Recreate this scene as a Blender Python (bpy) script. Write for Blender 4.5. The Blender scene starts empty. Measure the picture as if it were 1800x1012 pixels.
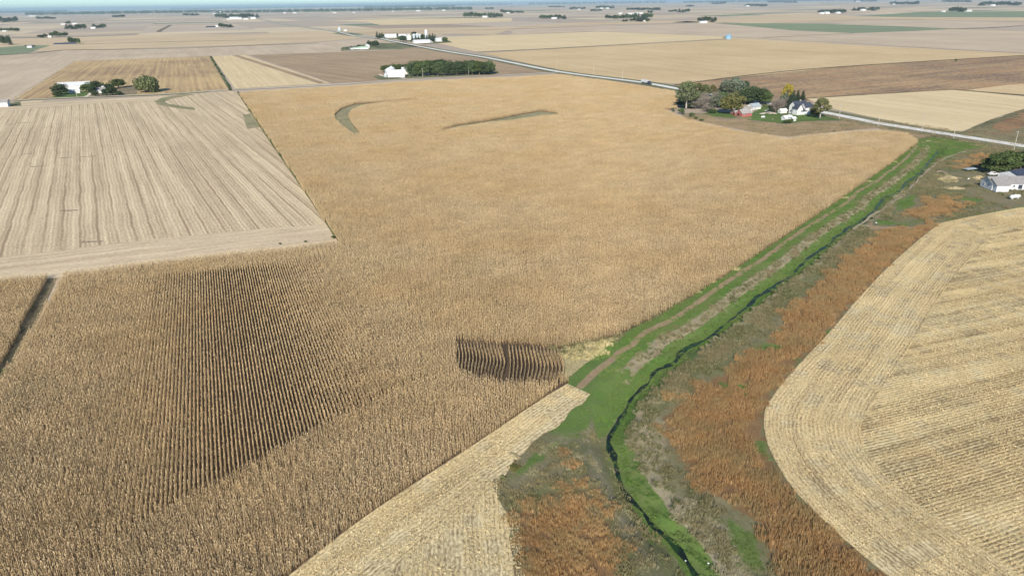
import bpy, bmesh, math, random
import numpy as np
from mathutils import Vector, Matrix
from mathutils.geometry import tessellate_polygon
random.seed(7); RNG = np.random.default_rng(7)
R_ = math.radians

# ------------------------------------------------------------------ camera, sky, sun, exposure
SC = bpy.context.scene
F_PX, CAM_H = 1240.0, 80.0
PITCH, ROLL = math.atan(500 / F_PX), R_(.83)
_R0 = np.array([1., 0, 0]); FW = np.array([0, math.cos(PITCH), -math.sin(PITCH)]); _U0 = np.array([0, math.sin(PITCH), math.cos(PITCH)])
RT = math.cos(ROLL) * _R0 - math.sin(ROLL) * _U0
UP = math.sin(ROLL) * _R0 + math.cos(ROLL) * _U0
cd = bpy.data.cameras.new('camera'); cam = bpy.data.objects.new('camera', cd); SC.collection.objects.link(cam)
cd.sensor_width = 36; cd.lens = 36 * F_PX / 1800; cd.clip_start = 1; cd.clip_end = 200000
M4 = Matrix.Identity(4)
for i in range(3):
    M4[i][0], M4[i][1], M4[i][2] = RT[i], UP[i], -FW[i]
M4[2][3] = CAM_H
cam.matrix_world = M4
SC.camera = cam
SUN_AZ, SUN_EL = 188.0, 29.0       # compass-like: azimuth of the SUN measured from +Y clockwise (behind the camera)
wd = bpy.data.worlds.new('World'); SC.world = wd; wd.use_nodes = True
wt = wd.node_tree; bg = wt.nodes['Background']; sk = wt.nodes.new('ShaderNodeTexSky')
sk.sky_type = 'NISHITA'; sk.sun_disc = False; sk.sun_elevation = R_(SUN_EL); sk.sun_rotation = R_(SUN_AZ)
sk.altitude = 200; sk.air_density = .75; sk.dust_density = .0; sk.ozone_density = 2.2
tn = wt.nodes.new('ShaderNodeMix'); tn.data_type = 'RGBA'; tn.blend_type = 'MULTIPLY'; tn.inputs[0].default_value = 1; tn.inputs[7].default_value = (.68, .86, .93, 1)
wt.links.new(sk.outputs[0], tn.inputs[6]); wt.links.new(tn.outputs[2], bg.inputs[0]); bg.inputs[1].default_value = .10
sl = bpy.data.lights.new('sun', 'SUN'); sl.energy = 4.6; sl.angle = R_(.5); sl.color = (1, .93, .82)
so = bpy.data.objects.new('sun', sl); SC.collection.objects.link(so)
sdir = Vector((math.sin(R_(SUN_AZ)) * math.cos(R_(SUN_EL)), math.cos(R_(SUN_AZ)) * math.cos(R_(SUN_EL)), math.sin(R_(SUN_EL))))
so.rotation_euler = sdir.to_track_quat('Z', 'Y').to_euler()
SC.view_settings.view_transform = 'Standard'; SC.view_settings.look = 'None'
SC.view_settings.exposure = .48; SC.view_settings.gamma = 1
SC.cycles.volume_bounces = 0; SC.cycles.max_bounces = 5; SC.cycles.diffuse_bounces = 2
HAZE_DENSITY = 4.0e-5

# ------------------------------------------------------------------ pixel <-> ground helpers (photo pixels, 1800 wide)
def P(x, y, z=0.):
    d = FW + RT * (x - 900) / F_PX - UP * (y - 506) / F_PX
    q = d * ((z - CAM_H) / d[2])
    return np.array([q[0], q[1]])
def px_of(X, Y, Z=0.):
    q = np.stack([X, Y, np.zeros_like(X) + Z - CAM_H], -1)
    w = q @ FW
    return 900 + F_PX * (q @ RT) / w, 506 - F_PX * (q @ UP) / w, w
def ppm(x, y):                       # pixels per metre at a ground pixel
    g = P(x, y); return F_PX / float(np.array([g[0], g[1], -CAM_H]) @ FW)
def PL(pts):
    return [P(*q) for q in pts]
NS, EW = -23.6, 68.6                  # azimuths of the field grid

# ------------------------------------------------------------------ objects
def tag(o, label=None, cat=None, group=None, kind=None):
    if label: o['label'] = label
    if cat: o['category'] = cat
    if group: o['group'] = group
    if kind: o['kind'] = kind
    return o
def link(o, parent=None):
    SC.collection.objects.link(o)
    if parent is not None: o.parent = parent
    return o
def mesh_obj(name, verts, faces, mat, parent=None, uvs=None, smooth=False, do_link=True):
    me = bpy.data.meshes.new(name)
    me.from_pydata([tuple(map(float, v)) for v in verts], [], [tuple(f) for f in faces])
    mats = mat if isinstance(mat, (list, tuple)) else [mat]
    for m in mats: me.materials.append(m)
    if uvs is not None:
        ul = me.uv_layers.new(name='UVMap')
        li = np.zeros(len(me.loops), dtype=np.int32); me.loops.foreach_get('vertex_index', li)
        ul.data.foreach_set('uv', np.asarray(uvs, dtype=np.float32)[li].ravel())
    if smooth: me.shade_smooth()
    me.update()
    o = bpy.data.objects.new(name, me)
    return link(o, parent) if do_link else o
def empty(name, loc, rz, label, cat, group=None):
    o = bpy.data.objects.new(name, None); link(o); o.empty_display_size = 1
    o.location = (float(loc[0]), float(loc[1]), float(loc[2]) if len(loc) > 2 else 0.); o.rotation_euler = (0, 0, rz)
    return tag(o, label, cat, group)
class MB:
    def __init__(s): s.v = []; s.f = []
    def add(s, vs, fs):
        b = len(s.v); s.v += [tuple(v) for v in vs]; s.f += [tuple(i + b for i in f) for f in fs]; return s
    def box(s, x0, y0, z0, x1, y1, z1):
        return s.add([(x0, y0, z0), (x1, y0, z0), (x1, y1, z0), (x0, y1, z0), (x0, y0, z1), (x1, y0, z1), (x1, y1, z1), (x0, y1, z1)],
                     [(0, 3, 2, 1), (4, 5, 6, 7), (0, 1, 5, 4), (1, 2, 6, 5), (2, 3, 7, 6), (3, 0, 4, 7)])
    def tube(s, path, rad, n=8, cap=True):
        path = [Vector(p) for p in path]; rad = rad if isinstance(rad, (list, tuple)) else [rad] * len(path)
        b = len(s.v)
        for i, p in enumerate(path):
            d = (path[min(i + 1, len(path) - 1)] - path[max(i - 1, 0)]).normalized()
            a = d.orthogonal().normalized(); c = d.cross(a)
            for k in range(n):
                t = 2 * math.pi * k / n
                s.v.append(tuple(p + (a * math.cos(t) + c * math.sin(t)) * rad[i]))
        for i in range(len(path) - 1):
            for k in range(n):
                s.f.append((b + i * n + k, b + i * n + (k + 1) % n, b + (i + 1) * n + (k + 1) % n, b + (i + 1) * n + k))
        if cap:
            s.f.append(tuple(b + k for k in range(n))[::-1]); s.f.append(tuple(b + (len(path) - 1) * n + k for k in range(n)))
        return s
    def lathe(s, prof, n=20, c=(0, 0)):
        b = len(s.v)
        for r, z in prof:
            for k in range(n):
                t = 2 * math.pi * k / n; s.v.append((c[0] + r * math.cos(t), c[1] + r * math.sin(t), z))
        for i in range(len(prof) - 1):
            for k in range(n):
                s.f.append((b + i * n + k, b + i * n + (k + 1) % n, b + (i + 1) * n + (k + 1) % n, b + (i + 1) * n + k))
        return s
    def ob(s, name, mat, parent=None, **k): return mesh_obj(name, s.v, s.f, mat, parent, **k)

# ------------------------------------------------------------------ node helper
class NT:
    def __init__(s, name, rough=.95, spec=.15):
        s.m = bpy.data.materials.new(name); s.m.use_nodes = True; s.t = s.m.node_tree
        s.b = s.t.nodes['Principled BSDF']; s.b.inputs['Roughness'].default_value = rough
        s.b.inputs['Specular IOR Level'].default_value = spec
        s._pos = None
    def n(s, typ, ins=None, out=0, **pr):
        nd = s.t.nodes.new(typ)
        for k, v in pr.items(): setattr(nd, k, v)
        for k, v in (ins or {}).items():
            if v is None: continue
            if isinstance(v, bpy.types.NodeSocket): s.t.links.new(v, nd.inputs[k])
            else:
                if isinstance(v, tuple) and len(v) == 3 and nd.inputs[k].type == 'RGBA': v = (*v, 1)
                nd.inputs[k].default_value = v
        return nd.outputs[out]
    def pos(s):
        if s._pos is None: s._pos = s.n('ShaderNodeNewGeometry', out='Position')
        return s._pos
    def uv(s): return s.n('ShaderNodeUVMap', uv_map='UVMap')
    def attr(s, name): return s.n('ShaderNodeAttribute', out='Fac', attribute_name=name)
    def rnd(s): return s.n('ShaderNodeObjectInfo', out='Random')
    def rot(s, v, az): return s.n('ShaderNodeVectorRotate', {'Vector': v, 'Angle': R_(az)}, rotation_type='Z_AXIS')
    def sc(s, v, k):
        return s.n('ShaderNodeVectorMath', {0: v, 1: k if isinstance(k, tuple) else (k, k, k)}, operation='MULTIPLY')
    def va(s, v, w): return s.n('ShaderNodeVectorMath', {0: v, 1: w}, operation='ADD')
    def noise(s, v, scale=1., detail=2., rough=.5, dist=0., out=0):
        return s.n('ShaderNodeTexNoise', {'Vector': v, 'Scale': scale, 'Detail': detail, 'Roughness': rough, 'Distortion': dist}, out=out)
    def white(s, v, out='Value'): return s.n('ShaderNodeTexWhiteNoise', {'Vector': v}, out=out, noise_dimensions='3D')
    def m_(s, op, a, b=None, c=None, clamp=False):
        i = {0: a}
        if b is not None: i[1] = b
        if c is not None: i[2] = c
        return s.n('ShaderNodeMath', i, operation=op, use_clamp=clamp)
    def mr(s, v, a, b, c=0., d=1., smooth=False):
        return s.n('ShaderNodeMapRange', {'Value': v, 'From Min': a, 'From Max': b, 'To Min': c, 'To Max': d}, interpolation_type='SMOOTHSTEP' if smooth else 'LINEAR')
    def sep(s, v, k): return s.n('ShaderNodeSeparateXYZ', {0: v}, out=k)
    def comb(s, x=0., y=0., z=0.): return s.n('ShaderNodeCombineXYZ', {0: x, 1: y, 2: z})
    def mix(s, f, a, b, blend='MIX'):
        nd = s.t.nodes.new('ShaderNodeMix'); nd.data_type = 'RGBA'; nd.blend_type = blend; nd.clamp_factor = True
        for idx, v in ((0, f), (6, a), (7, b)):
            if isinstance(v, bpy.types.NodeSocket): s.t.links.new(v, nd.inputs[idx])
            else: nd.inputs[idx].default_value = (*v, 1) if isinstance(v, tuple) else v
        return nd.outputs[2]
    def ramp(s, f, stops, const=False):
        nd = s.t.nodes.new('ShaderNodeValToRGB'); s.t.links.new(f, nd.inputs[0]); e = nd.color_ramp.elements
        if const: nd.color_ramp.interpolation = 'CONSTANT'
        while len(e) < len(stops): e.new(.5)
        for k, (p, c) in enumerate(stops): e[k].position = p; e[k].color = (*c, 1)
        return nd.outputs[0]
    def bump(s, h, strength=.5, dist=.1):
        s.t.links.new(s.n('ShaderNodeBump', {'Height': h, 'Strength': strength, 'Distance': dist}), s.b.inputs['Normal'])
    def done(s, col):
        if isinstance(col, tuple): s.b.inputs['Base Color'].default_value = (*col, 1)
        else: s.t.links.new(col, s.b.inputs['Base Color'])
        return s.m
def plain(name, c, rough=.6, spec=.3, var=.08, metal=0.):
    N = NT(name, rough, spec); N.b.inputs['Metallic'].default_value = metal
    f = N.noise(N.n('ShaderNodeTexCoord', out='Object'), .7, 4, .6)
    return N.done(N.mix(N.mr(f, .3, .7), tuple(x * (1 - var) for x in c), tuple(min(1, x * (1 + var)) for x in c)))

# ------------------------------------------------------------------ field materials
def field_mat(name, pale, dark, az=NS, row=.76, rowc=.3, passw=6.1, passc=.35, fine=1.6, finec=.5, patch=.012, patchc=.5, tint=None, bumpd=.12, use_uv=False, curve=0., spread=1.5, wobble=1.2, lines=None):
    """Residue-covered field: pale straw over darker soil, rows across u, machine passes, blotches."""
    N = NT(name)
    v = N.uv() if use_uv else N.rot(N.pos(), az)
    u_, w_ = N.sep(v, 0), N.sep(v, 1)
    wob = N.noise(v, .05, 2, .5)
    u2 = N.m_('ADD', u_, N.mr(wob, 0, 1, -wobble, wobble))
    if curve:
        q = N.m_('MULTIPLY', N.m_('POWER', N.m_('MAXIMUM', N.m_('SUBTRACT', w_, curve[0]), 0.), 2.), curve[1])
        u2 = N.m_('ADD', u2, q)
    rowf = N.m_('MULTIPLY_ADD', N.m_('SINE', N.m_('MULTIPLY', u2, 2 * math.pi / row)), .5, .5)
    pn = N.noise(N.comb(N.m_('DIVIDE', u2, passw), N.m_('DIVIDE', w_, 260.)), 1., 3, .75)
    pf = N.mr(pn, .36, .62, 0, 1)
    fn = N.noise(N.comb(N.m_('MULTIPLY', u2, fine), N.m_('MULTIPLY', w_, fine * .45)), 1., 4, .75)
    ff = N.mr(fn, .36, .66, 0, 1)
    ln = N.noise(v, patch, 5, .62); lf = N.mr(ln, .38, .66, 0, 1)
    mid = N.noise(N.comb(N.m_('MULTIPLY', u2, .35), N.m_('MULTIPLY', w_, .09)), 1., 4, .7); mf = N.mr(mid, .4, .68, 0, 1)
    tot = N.m_('MULTIPLY', rowf, rowc)
    for s_, k in ((pf, passc), (lf, patchc), (mf, .3)): tot = N.m_('MULTIPLY_ADD', s_, k, tot)
    tot = N.m_('DIVIDE', tot, rowc + passc + patchc + .3)
    tot = N.m_('MULTIPLY_ADD', N.m_('SUBTRACT', tot, .5), spread, N.m_('MULTIPLY_ADD', N.m_('SUBTRACT', fn, .5), finec * 4.2, .5))
    if lines:
        ln_ = N.mr(N.m_('SINE', N.m_('MULTIPLY', u2, 2 * math.pi / lines[0])), .80, .97, smooth=True); gate = N.mr(N.noise(N.comb(N.m_('DIVIDE', u2, 4.), N.m_('DIVIDE', w_, 70.), 5.), 1., 4, .7), .38, .6)
        tot = N.m_('MULTIPLY_ADD', N.m_('MULTIPLY', ln_, gate), lines[1], tot)
    col = N.mix(N.mr(tot, 0., 1., 0, 1), pale, dark)
    if tint: col = N.mix(N.mr(N.noise(v, patch * 2.3, 4, .6), .5, .72, 0, .7), col, tint)
    if bumpd: N.bump(N.m_('ADD', N.m_('MULTIPLY', ff, -.6), N.m_('MULTIPLY', rowf, -.5)), .8, bumpd)
    return N.done(col)
M = {}
M['stub_left'] = field_mat('soy_stubble', (.78, .64, .42), (.38, .285, .18), az=-29.4, row=1.52, rowc=.25, passw=3.4, passc=1.0, finec=.65, patchc=.25, spread=.95, wobble=.8, lines=(6.1, .62))
M['stub_left_head'] = field_mat('soy_stubble_headland', (.76, .62, .42), (.44, .34, .22), az=EW, row=1.52, rowc=.2, passw=3.5, passc=.7, patchc=.35)
M['stub_right'] = field_mat('corn_stubble', (.74, .60, .335), (.25, .175, .085), az=70.8, row=.76, rowc=.55, passw=5.2, passc=.9, fine=2.4, finec=.95, patch=.02, patchc=.35, tint=(.42, .29, .14), spread=1.9, wobble=.7, lines=(6.1, .3))
M['stub_head'] = field_mat('corn_stubble_headland', (.75, .62, .36), (.27, .19, .10), row=.76, rowc=.4, passw=3.4, passc=.75, fine=2.4, finec=.85, patch=.03, patchc=.45, use_uv=True)
M['stub_strip'] = field_mat('corn_stubble_strip', (.77, .64, .375), (.27, .195, .10), row=.76, rowc=.25, passw=3., passc=.45, fine=2.4, finec=.95, patch=.03, patchc=.5, use_uv=True)
M['soy_grey'] = field_mat('bare_soy_field', (.60, .485, .345), (.45, .355, .25), az=NS, row=6., rowc=.1, passw=18, passc=.5, fine=.3, finec=.3, patch=.006, bumpd=0)
M['gold_stub'] = field_mat('golden_stubble', (.60, .44, .22), (.31, .205, .12), az=NS, row=6., rowc=.25, passw=5, passc=1.0, fine=.5, finec=.4, patch=.006, patchc=.9, bumpd=0)
M['pale_stub'] = field_mat('pale_stubble', (.74, .595, .35), (.58, .45, .26), az=NS, row=6., rowc=.1, passw=6, passc=.5, fine=.5, finec=.3, patch=.006, patchc=.3, bumpd=0)
M['brown_field'] = field_mat('brown_stubble', (.45, .335, .205), (.30, .21, .13), az=-40, row=8., rowc=.15, passw=12, passc=.8, fine=.4, finec=.5, patch=.006, patchc=.5, bumpd=0)
M['brown_grass'] = field_mat('brown_grassland', (.47, .32, .17), (.21, .145, .10), az=60, row=8., rowc=.05, passw=16, passc=.9, fine=.35, finec=1.0, patch=.01, patchc=.8, tint=(.42, .24, .12), bumpd=.3)
M['ripe_corn'] = field_mat('ripe_corn_far', (.67, .51, .29), (.51, .375, .20), az=NS, row=9., rowc=.05, passw=14, passc=.4, fine=.35, finec=.5, patch=.006, patchc=.5, tint=(.56, .41, .22), bumpd=.2)
M['tan_field'] = field_mat('tan_field', (.64, .50, .315), (.48, .365, .225), az=EW, row=9., rowc=.05, passw=18, passc=.5, fine=.2, finec=.3, patch=.003, patchc=.5, bumpd=0)
M['green_field'] = field_mat('winter_wheat', (.24, .29, .16), (.19, .22, .13), az=EW, row=9., rowc=.05, passw=14, passc=.3, fine=.2, finec=.3, patch=.003, patchc=.5, bumpd=0)
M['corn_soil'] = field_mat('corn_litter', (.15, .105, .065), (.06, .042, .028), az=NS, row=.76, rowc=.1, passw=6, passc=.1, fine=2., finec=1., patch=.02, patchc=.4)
M['weeds'] = field_mat('weedy_ground', (.33, .26, .17), (.15, .12, .07), az=EW, row=3, rowc=.05, passw=7, passc=.4, fine=.9, finec=1., patch=.02, patchc=.8, tint=(.11, .135, .05), bumpd=.3)
M['track_weeds'] = field_mat('track_weeds', (.22, .18, .11), (.09, .08, .045), az=NS, row=3, rowc=.05, passw=3, passc=.3, fine=.9, finec=1., patch=.05, patchc=.8, tint=(.08, .10, .04), bumpd=.3)
M['lawn'] = field_mat('mown_lawn', (.13, .20, .05), (.07, .12, .03), az=EW, row=3, rowc=.05, passw=4, passc=.2, fine=.8, finec=.8, patch=.03, patchc=.6, tint=(.15, .15, .06))
M['verge'] = field_mat('verge_grass', (.20, .20, .10), (.08, .10, .045), az=EW, row=3, rowc=.05, passw=4, passc=.3, fine=.8, finec=.8, patch=.02, patchc=.9, tint=(.28, .23, .14))
M['waterway'] = field_mat('waterway_grass', (.36, .32, .185), (.18, .18, .09), az=NS, row=3, rowc=.05, passw=4, passc=.4, fine=.8, finec=.8, patch=.03, patchc=.6, tint=(.33, .28, .16))
M['bare_track'] = field_mat('bare_track', (.40, .34, .24), (.25, .215, .14), row=1.7, rowc=.3, passw=1., passc=.3, fine=1.5, finec=.7, use_uv=True, bumpd=0)
M['dark_line'] = field_mat('dark_edge_grass', (.24, .20, .12), (.12, .11, .065), az=NS, row=5, rowc=.05, passw=30, passc=.5, fine=.3, finec=.4, patch=.01, bumpd=0)
M['turn_mark'] = field_mat('dark_residue', (.42, .33, .24), (.17, .13, .10), az=NS, row=2, rowc=.2, passw=2, passc=.4, fine=1.2, finec=.7)
M['road'] = field_mat('pale_road', (.78, .76, .71), (.66, .64, .59), row=3.4, rowc=.4, passw=2., passc=.2, fine=.8, finec=.3, use_uv=True, bumpd=0)
M['gravel'] = field_mat('gravel_lane', (.74, .66, .52), (.52, .45, .34), row=1.7, rowc=.5, passw=2., passc=.2, fine=1.2, finec=.4, use_uv=True, bumpd=0)

# ------------------------------------------------------------------ geometry helpers for flat setting
def poly_sheet(name, pts, z, mat, label, cat='field', jit=0., step=12.):
    """flat polygon (ground points), edges subdivided and roughened a little"""
    out = []
    n = len(pts)
    for i in range(n):
        a, b = np.array(pts[i]), np.array(pts[(i + 1) % n]); L = np.hypot(*(b - a)); k = max(1, min(60, int(L / step))) if jit else 1
        nrm = np.array([-(b - a)[1], (b - a)[0]]) / max(L, 1e-6)
        for j in range(k):
            out.append(a + (b - a) * j / k + (nrm * RNG.normal() * jit if j else 0))
    vs = [Vector((p[0], p[1], z)) for p in out]
    tri = tessellate_polygon([vs])
    tri = [t if (vs[t[1]] - vs[t[0]]).cross(vs[t[2]] - vs[t[0]]).z > 0 else (t[0], t[2], t[1]) for t in tri]
    o = mesh_obj(name, vs, tri, mat)
    return tag(o, label, cat, kind='structure')
def smooth_line(pts, step=4.):
    pts = [np.array(p, float) for p in pts]; out = []
    for i in range(len(pts) - 1):
        p0, p1, p2, p3 = pts[max(i - 1, 0)], pts[i], pts[i + 1], pts[min(i + 2, len(pts) - 1)]
        k = max(1, int(np.hypot(*(p2 - p1)) / step))
        for j in range(k):
            t = j / k
            out.append(.5 * ((2 * p1) + (-p0 + p2) * t + (2 * p0 - 5 * p1 + 4 * p2 - p3) * t * t + (-p0 + 3 * p1 - 3 * p2 + p3) * t ** 3))
    out.append(pts[-1]); return np.array(out)
def strip(name, line, offs, z, mat, label=None, cat=None, kind='structure', zs=None, parent=None):
    """sweep along a line; offs = lateral offsets (positive = right of travel); UV = (offset, metres along)"""
    line = np.asarray(line); d = np.gradient(line, axis=0); d /= np.linalg.norm(d, axis=1)[:, None]
    nr = np.stack([d[:, 1], -d[:, 0]], 1)
    al = np.concatenate([[0], np.cumsum(np.hypot(*np.diff(line, axis=0).T))])
    vs, uv = [], []
    for i, p in enumerate(line):
        for k, o_ in enumerate(offs):
            oo = o_(al[i]) if callable(o_) else o_
            q = p + nr[i] * oo; vs.append((q[0], q[1], z if zs is None else zs[k])); uv.append((oo, al[i]))
    n = len(offs); fs = []
    for i in range(len(line) - 1):
        for k in range(n - 1):
            a = i * n + k; fs.append((a, a + 1, a + n + 1, a + n))
    o = mesh_obj(name, vs, fs, mat, parent, uvs=uv)
    if label: tag(o, label, cat, kind=kind)
    return o
def inside(px, py, poly):
    poly = np.asarray(poly); r = np.zeros(px.shape, bool); j = len(poly) - 1
    for i in range(len(poly)):
        xi, yi = poly[i]; xj, yj = poly[j]
        if yi != yj:
            c = ((yi > py) != (yj > py)) & (px < (xj - xi) * (py - yi) / (yj - yi) + xi); r ^= c
        j = i
    return r
def seg_dist(X, Y, line, closed=False):
    """unsigned distance and signed (positive right of travel) distance to a polyline"""
    best = np.full(X.shape, 1e9); sg = np.ones(X.shape); line = np.asarray(line)
    n = len(line) if closed else len(line) - 1
    for i in range(n):
        a, b = line[i], line[(i + 1) % len(line)]; ab = b - a; L = ab @ ab
        if L < 1e-9: continue
        t = np.clip(((X - a[0]) * ab[0] + (Y - a[1]) * ab[1]) / L, 0, 1)
        dx, dy = X - a[0] - t * ab[0], Y - a[1] - t * ab[1]; d = np.hypot(dx, dy); m = d < best
        best = np.where(m, d, best); sg = np.where(m, np.where(ab[0] * dy - ab[1] * dx < 0, 1, -1), sg)
    return best, best * sg
def sdf(X, Y, poly):
    d, _ = seg_dist(X, Y, poly, True); return np.where(inside(X, Y, poly), d, -d)

# ------------------------------------------------------------------ stream line and the near ground grid
WZ = -2.2
STREAM_PX = [(1650, 262), (1630, 290), (1607, 311), (1576, 337), (1555, 349), (1530, 375), (1480, 410), (1440, 440), (1400, 475), (1350, 510), (1317, 536), (1281, 565), (1252, 588), (1226, 603), (1193, 621), (1184, 637), (1158, 653), (1141, 673), (1130, 680), (1110, 700), (1087, 732), (1069, 775), (1079, 801), (1097, 844), (1110, 873), (1130, 896), (1143, 923), (1175, 952), (1205, 991), (1230, 1040), (1260, 1100)]
STREAM = smooth_line([P(x, y, WZ) for x, y in STREAM_PX][::-1], 2.)     # from near to far: left of travel is the corn side
def lines_axis(lo, hi, d0, d1, a, b, far):
    xs = [lo];
    while xs[-1] < hi: xs.append(xs[-1] + np.interp(xs[-1], [a, b], [d0, d1]))
    s = d1 * 3; r = [xs[-1]]
    while r[-1] < far: r.append(r[-1] + s); s *= 1.35
    s = d0 * 6; l = [xs[0]]
    while l[-1] > -far: l.append(l[-1] - s); s *= 1.35
    return np.array(l[1:][::-1] + xs + r[1:])
gx = lines_axis(-30, 330, .8, 1.3, 60, 250, 90000); gy = lines_axis(62, 470, .7, 1.5, 120, 350, 90000)
GX, GY = np.meshgrid(gx, gy)
near = (GX > -60) & (GX < 420) & (GY > 40) & (GY < 560)
nX, nY = GX[near], GY[near]
_, S_ = seg_dist(nX, nY, STREAM)
endf = np.clip((430 - nY) / 25, 0, 1)
prof = np.interp(S_, [-15, -13, -8.6, -6.4, -2.6, -1.2, 1.1, 2.6, 5.2, 8], [0, 0, -.02, -.35, -1.75, -2.35, -2.35, -1.5, -.1, 0])
rough = (np.sin(nX * .9 + nY * .5) + np.sin(nX * .37 - nY * .8) - 2) * .04
ZZ = np.zeros_like(GX)
A = {}
def soft(poly_px, w=2.5, z=0., grow=0.):
    s = sdf(nX, nY, [P(x, y, z) for x, y in poly_px]) + grow; return np.clip(.5 + s / (2 * w), 0, 1)
def band(a, b, w=1.): return np.clip(.5 + np.minimum(S_ - a, b - S_) / (2 * w), 0, 1)
L_ = nY                                        # northing grows along the ditch
EDGE_PX = [(1617, 246), (1560, 292), (1480, 348), (1400, 402), (1330, 448), (1270, 488), (1200, 530), (1140, 563), (1085, 590)]
zone = soft([(1085, 590), (985, 612), (985, 665), (1000, 676), (960, 690), (870, 780), (830, 850), (850, 1012), (860, 1150), (1700, 1150), (1560, 1012), (1480, 950), (1400, 880), (1350, 800), (1340, 740), (1350, 705), (1400, 640), (1450, 590), (1520, 510), (1580, 450), (1640, 400), (1700, 381), (1900, 350), (1950, 280), (1800, 268), (1640, 240), (1617, 246), (1560, 292), (1330, 448)], .6, 0., 2.5)
up = np.clip((nY - 132) / 8, 0, 1)             # 1 on the straight ditch, 0 in the bend near the camera
A['zone'] = zone
ZZ[near] = prof * (.25 + .75 * endf) + rough * (np.abs(S_) > 1.5) * np.clip(zone * 2 - 1, 0, 1)
G = np.maximum.reduce([band(-14.6, -6.9, .5) * up, band(-3.9, 2.4, .6) * (.35 + .65 * up), band(.4, 3.8, .8), band(-13, -4, 2.) * np.clip((nY - 112) / 12, 0, 1) * np.clip((150 - nY) / 10, 0, 1) * .75])
G = np.maximum(G, soft([(1130, 680), (1150, 668), (1235, 610), (1225, 630), (1170, 665), (1139, 690), (1116, 719), (1097, 755), (1103, 808), (1126, 828), (1143, 873), (1172, 916), (1192, 949), (1221, 982), (1255, 1020), (1300, 1100), (1250, 1100), (1215, 1011), (1175, 952), (1143, 923), (1110, 873), (1079, 801), (1069, 775), (1087, 732)], .7, -1.2))
G = np.maximum(G, soft([(1040, 665), (1110, 640), (1100, 700), (1070, 740), (1052, 760), (1040, 720), (1020, 700), (1000, 680)], 1.5))
G = np.maximum(G, soft([(1617, 246), (1645, 240), (1700, 245), (1760, 258), (1700, 262), (1665, 280), (1640, 268)], 3))
for q in [[(1335, 600), (1380, 603), (1382, 614), (1340, 614)], [(1268, 673), (1318, 672), (1315, 686), (1270, 685)], [(1325, 770), (1350, 775), (1350, 800), (1330, 790)], [(1400, 635), (1420, 628), (1415, 645), (1398, 650)], [(1450, 580), (1480, 572), (1475, 584), (1455, 590)], [(1535, 385), (1545, 394), (1590, 394), (1620, 387), (1580, 391)], [(1576, 352), (1610, 340), (1606, 362), (1575, 372)], [(1700, 381), (1800, 361), (1900, 345), (1900, 355), (1800, 366), (1650, 391)], [(1690, 345), (1730, 350), (1720, 355), (1695, 352)], [(930, 790), (960, 782), (975, 800), (950, 825), (900, 850), (880, 845), (900, 820)], [(1270, 900), (1330, 940), (1345, 1000), (1300, 985)]]:
    G = np.maximum(G, soft(q, 2.4) * (.6 if q[0] == (930, 790) else .9))
A['green'] = G
A['olive'] = np.maximum(soft([(1052, 759), (1070, 785), (1097, 844), (1130, 896), (1175, 952), (1215, 1011), (1225, 1060), (1180, 1030), (1150, 970), (1110, 905), (1075, 840), (1055, 790)], 1., -1.),
                        soft([(910, 860), (960, 850), (1030, 860), (1080, 900), (1130, 1000), (1140, 1100), (1050, 1100), (1000, 960), (930, 930), (905, 900)], 3) * .9)
A['olive'] = np.maximum(A['olive'], soft([(1120, 700), (1250, 590), (1370, 500), (1500, 415), (1550, 400), (1480, 470), (1400, 540), (1330, 600), (1230, 680), (1150, 760)], 4) * .62)
A['dead'] = np.maximum.reduce([band(-6.7, -3.5, .9) * up, soft([(1030, 690), (1056, 760), (1075, 830), (1110, 900), (1160, 980), (1175, 1040), (1140, 1010), (1085, 930), (1040, 850), (1010, 770), (960, 790), (930, 870), (900, 860), (990, 740)], 5.) * .72,
                               band(2.6, 6.0, .8) * np.clip((nY - 150) / 20, 0, 1) * .95,
                               soft([(1100, 700), (1150, 700), (1180, 760), (1170, 850), (1260, 900), (1320, 960), (1330, 1060), (1290, 1060), (1240, 1000), (1190, 940), (1130, 840), (1105, 780)], 3) * .8])
RUST = [(1653, 392), (1559, 403), (1506, 442), (1458, 490), (1379, 546), (1375, 585), (1335, 605), (1295, 640), (1240, 675), (1185, 712), (1165, 745), (1188, 790), (1225, 850), (1290, 885), (1350, 930), (1362, 1000), (1375, 1150), (1720, 1150), (1560, 1012), (1480, 950), (1400, 880), (1350, 800), (1340, 740), (1350, 705), (1400, 640), (1450, 590), (1520, 510), (1580, 450), (1640, 402)]
RUST2 = [(905, 895), (950, 885), (1015, 850), (1050, 870), (1075, 930), (1110, 1012), (1125, 1120), (912, 1120)]
RUST3 = [(1590, 372), (1620, 350), (1680, 345), (1700, 365), (1650, 382), (1600, 388)]
RUST4 = [(1680, 285), (1720, 268), (1790, 275), (1760, 292), (1710, 300), (1670, 296)]
RUST5 = [(1015, 800), (1045, 810), (1052, 850), (1030, 870), (1010, 840)]
A['rust'] = np.maximum.reduce([soft(RUST, 4.5), soft(RUST2, 7) * .95, soft(RUST3, 6) * .7, soft(RUST4, 7) * .62, soft(RUST5, 6) * .55])
A['soil'] = np.maximum.reduce([band(-11.6, -9.7, .3) * up * (1 - .55 * band(-10.8, -10.4, .3)), soft([(1650, 300), (1720, 300), (1800, 340), (1900, 350), (1900, 362), (1790, 362), (1740, 365), (1690, 340), (1640, 335)], 5) * .45,
                               soft([(1520, 392), (1536, 380), (1535, 396), (1600, 398), (1690, 384), (1700, 388), (1600, 402), (1530, 404)], 1.2) * .8])
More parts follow.
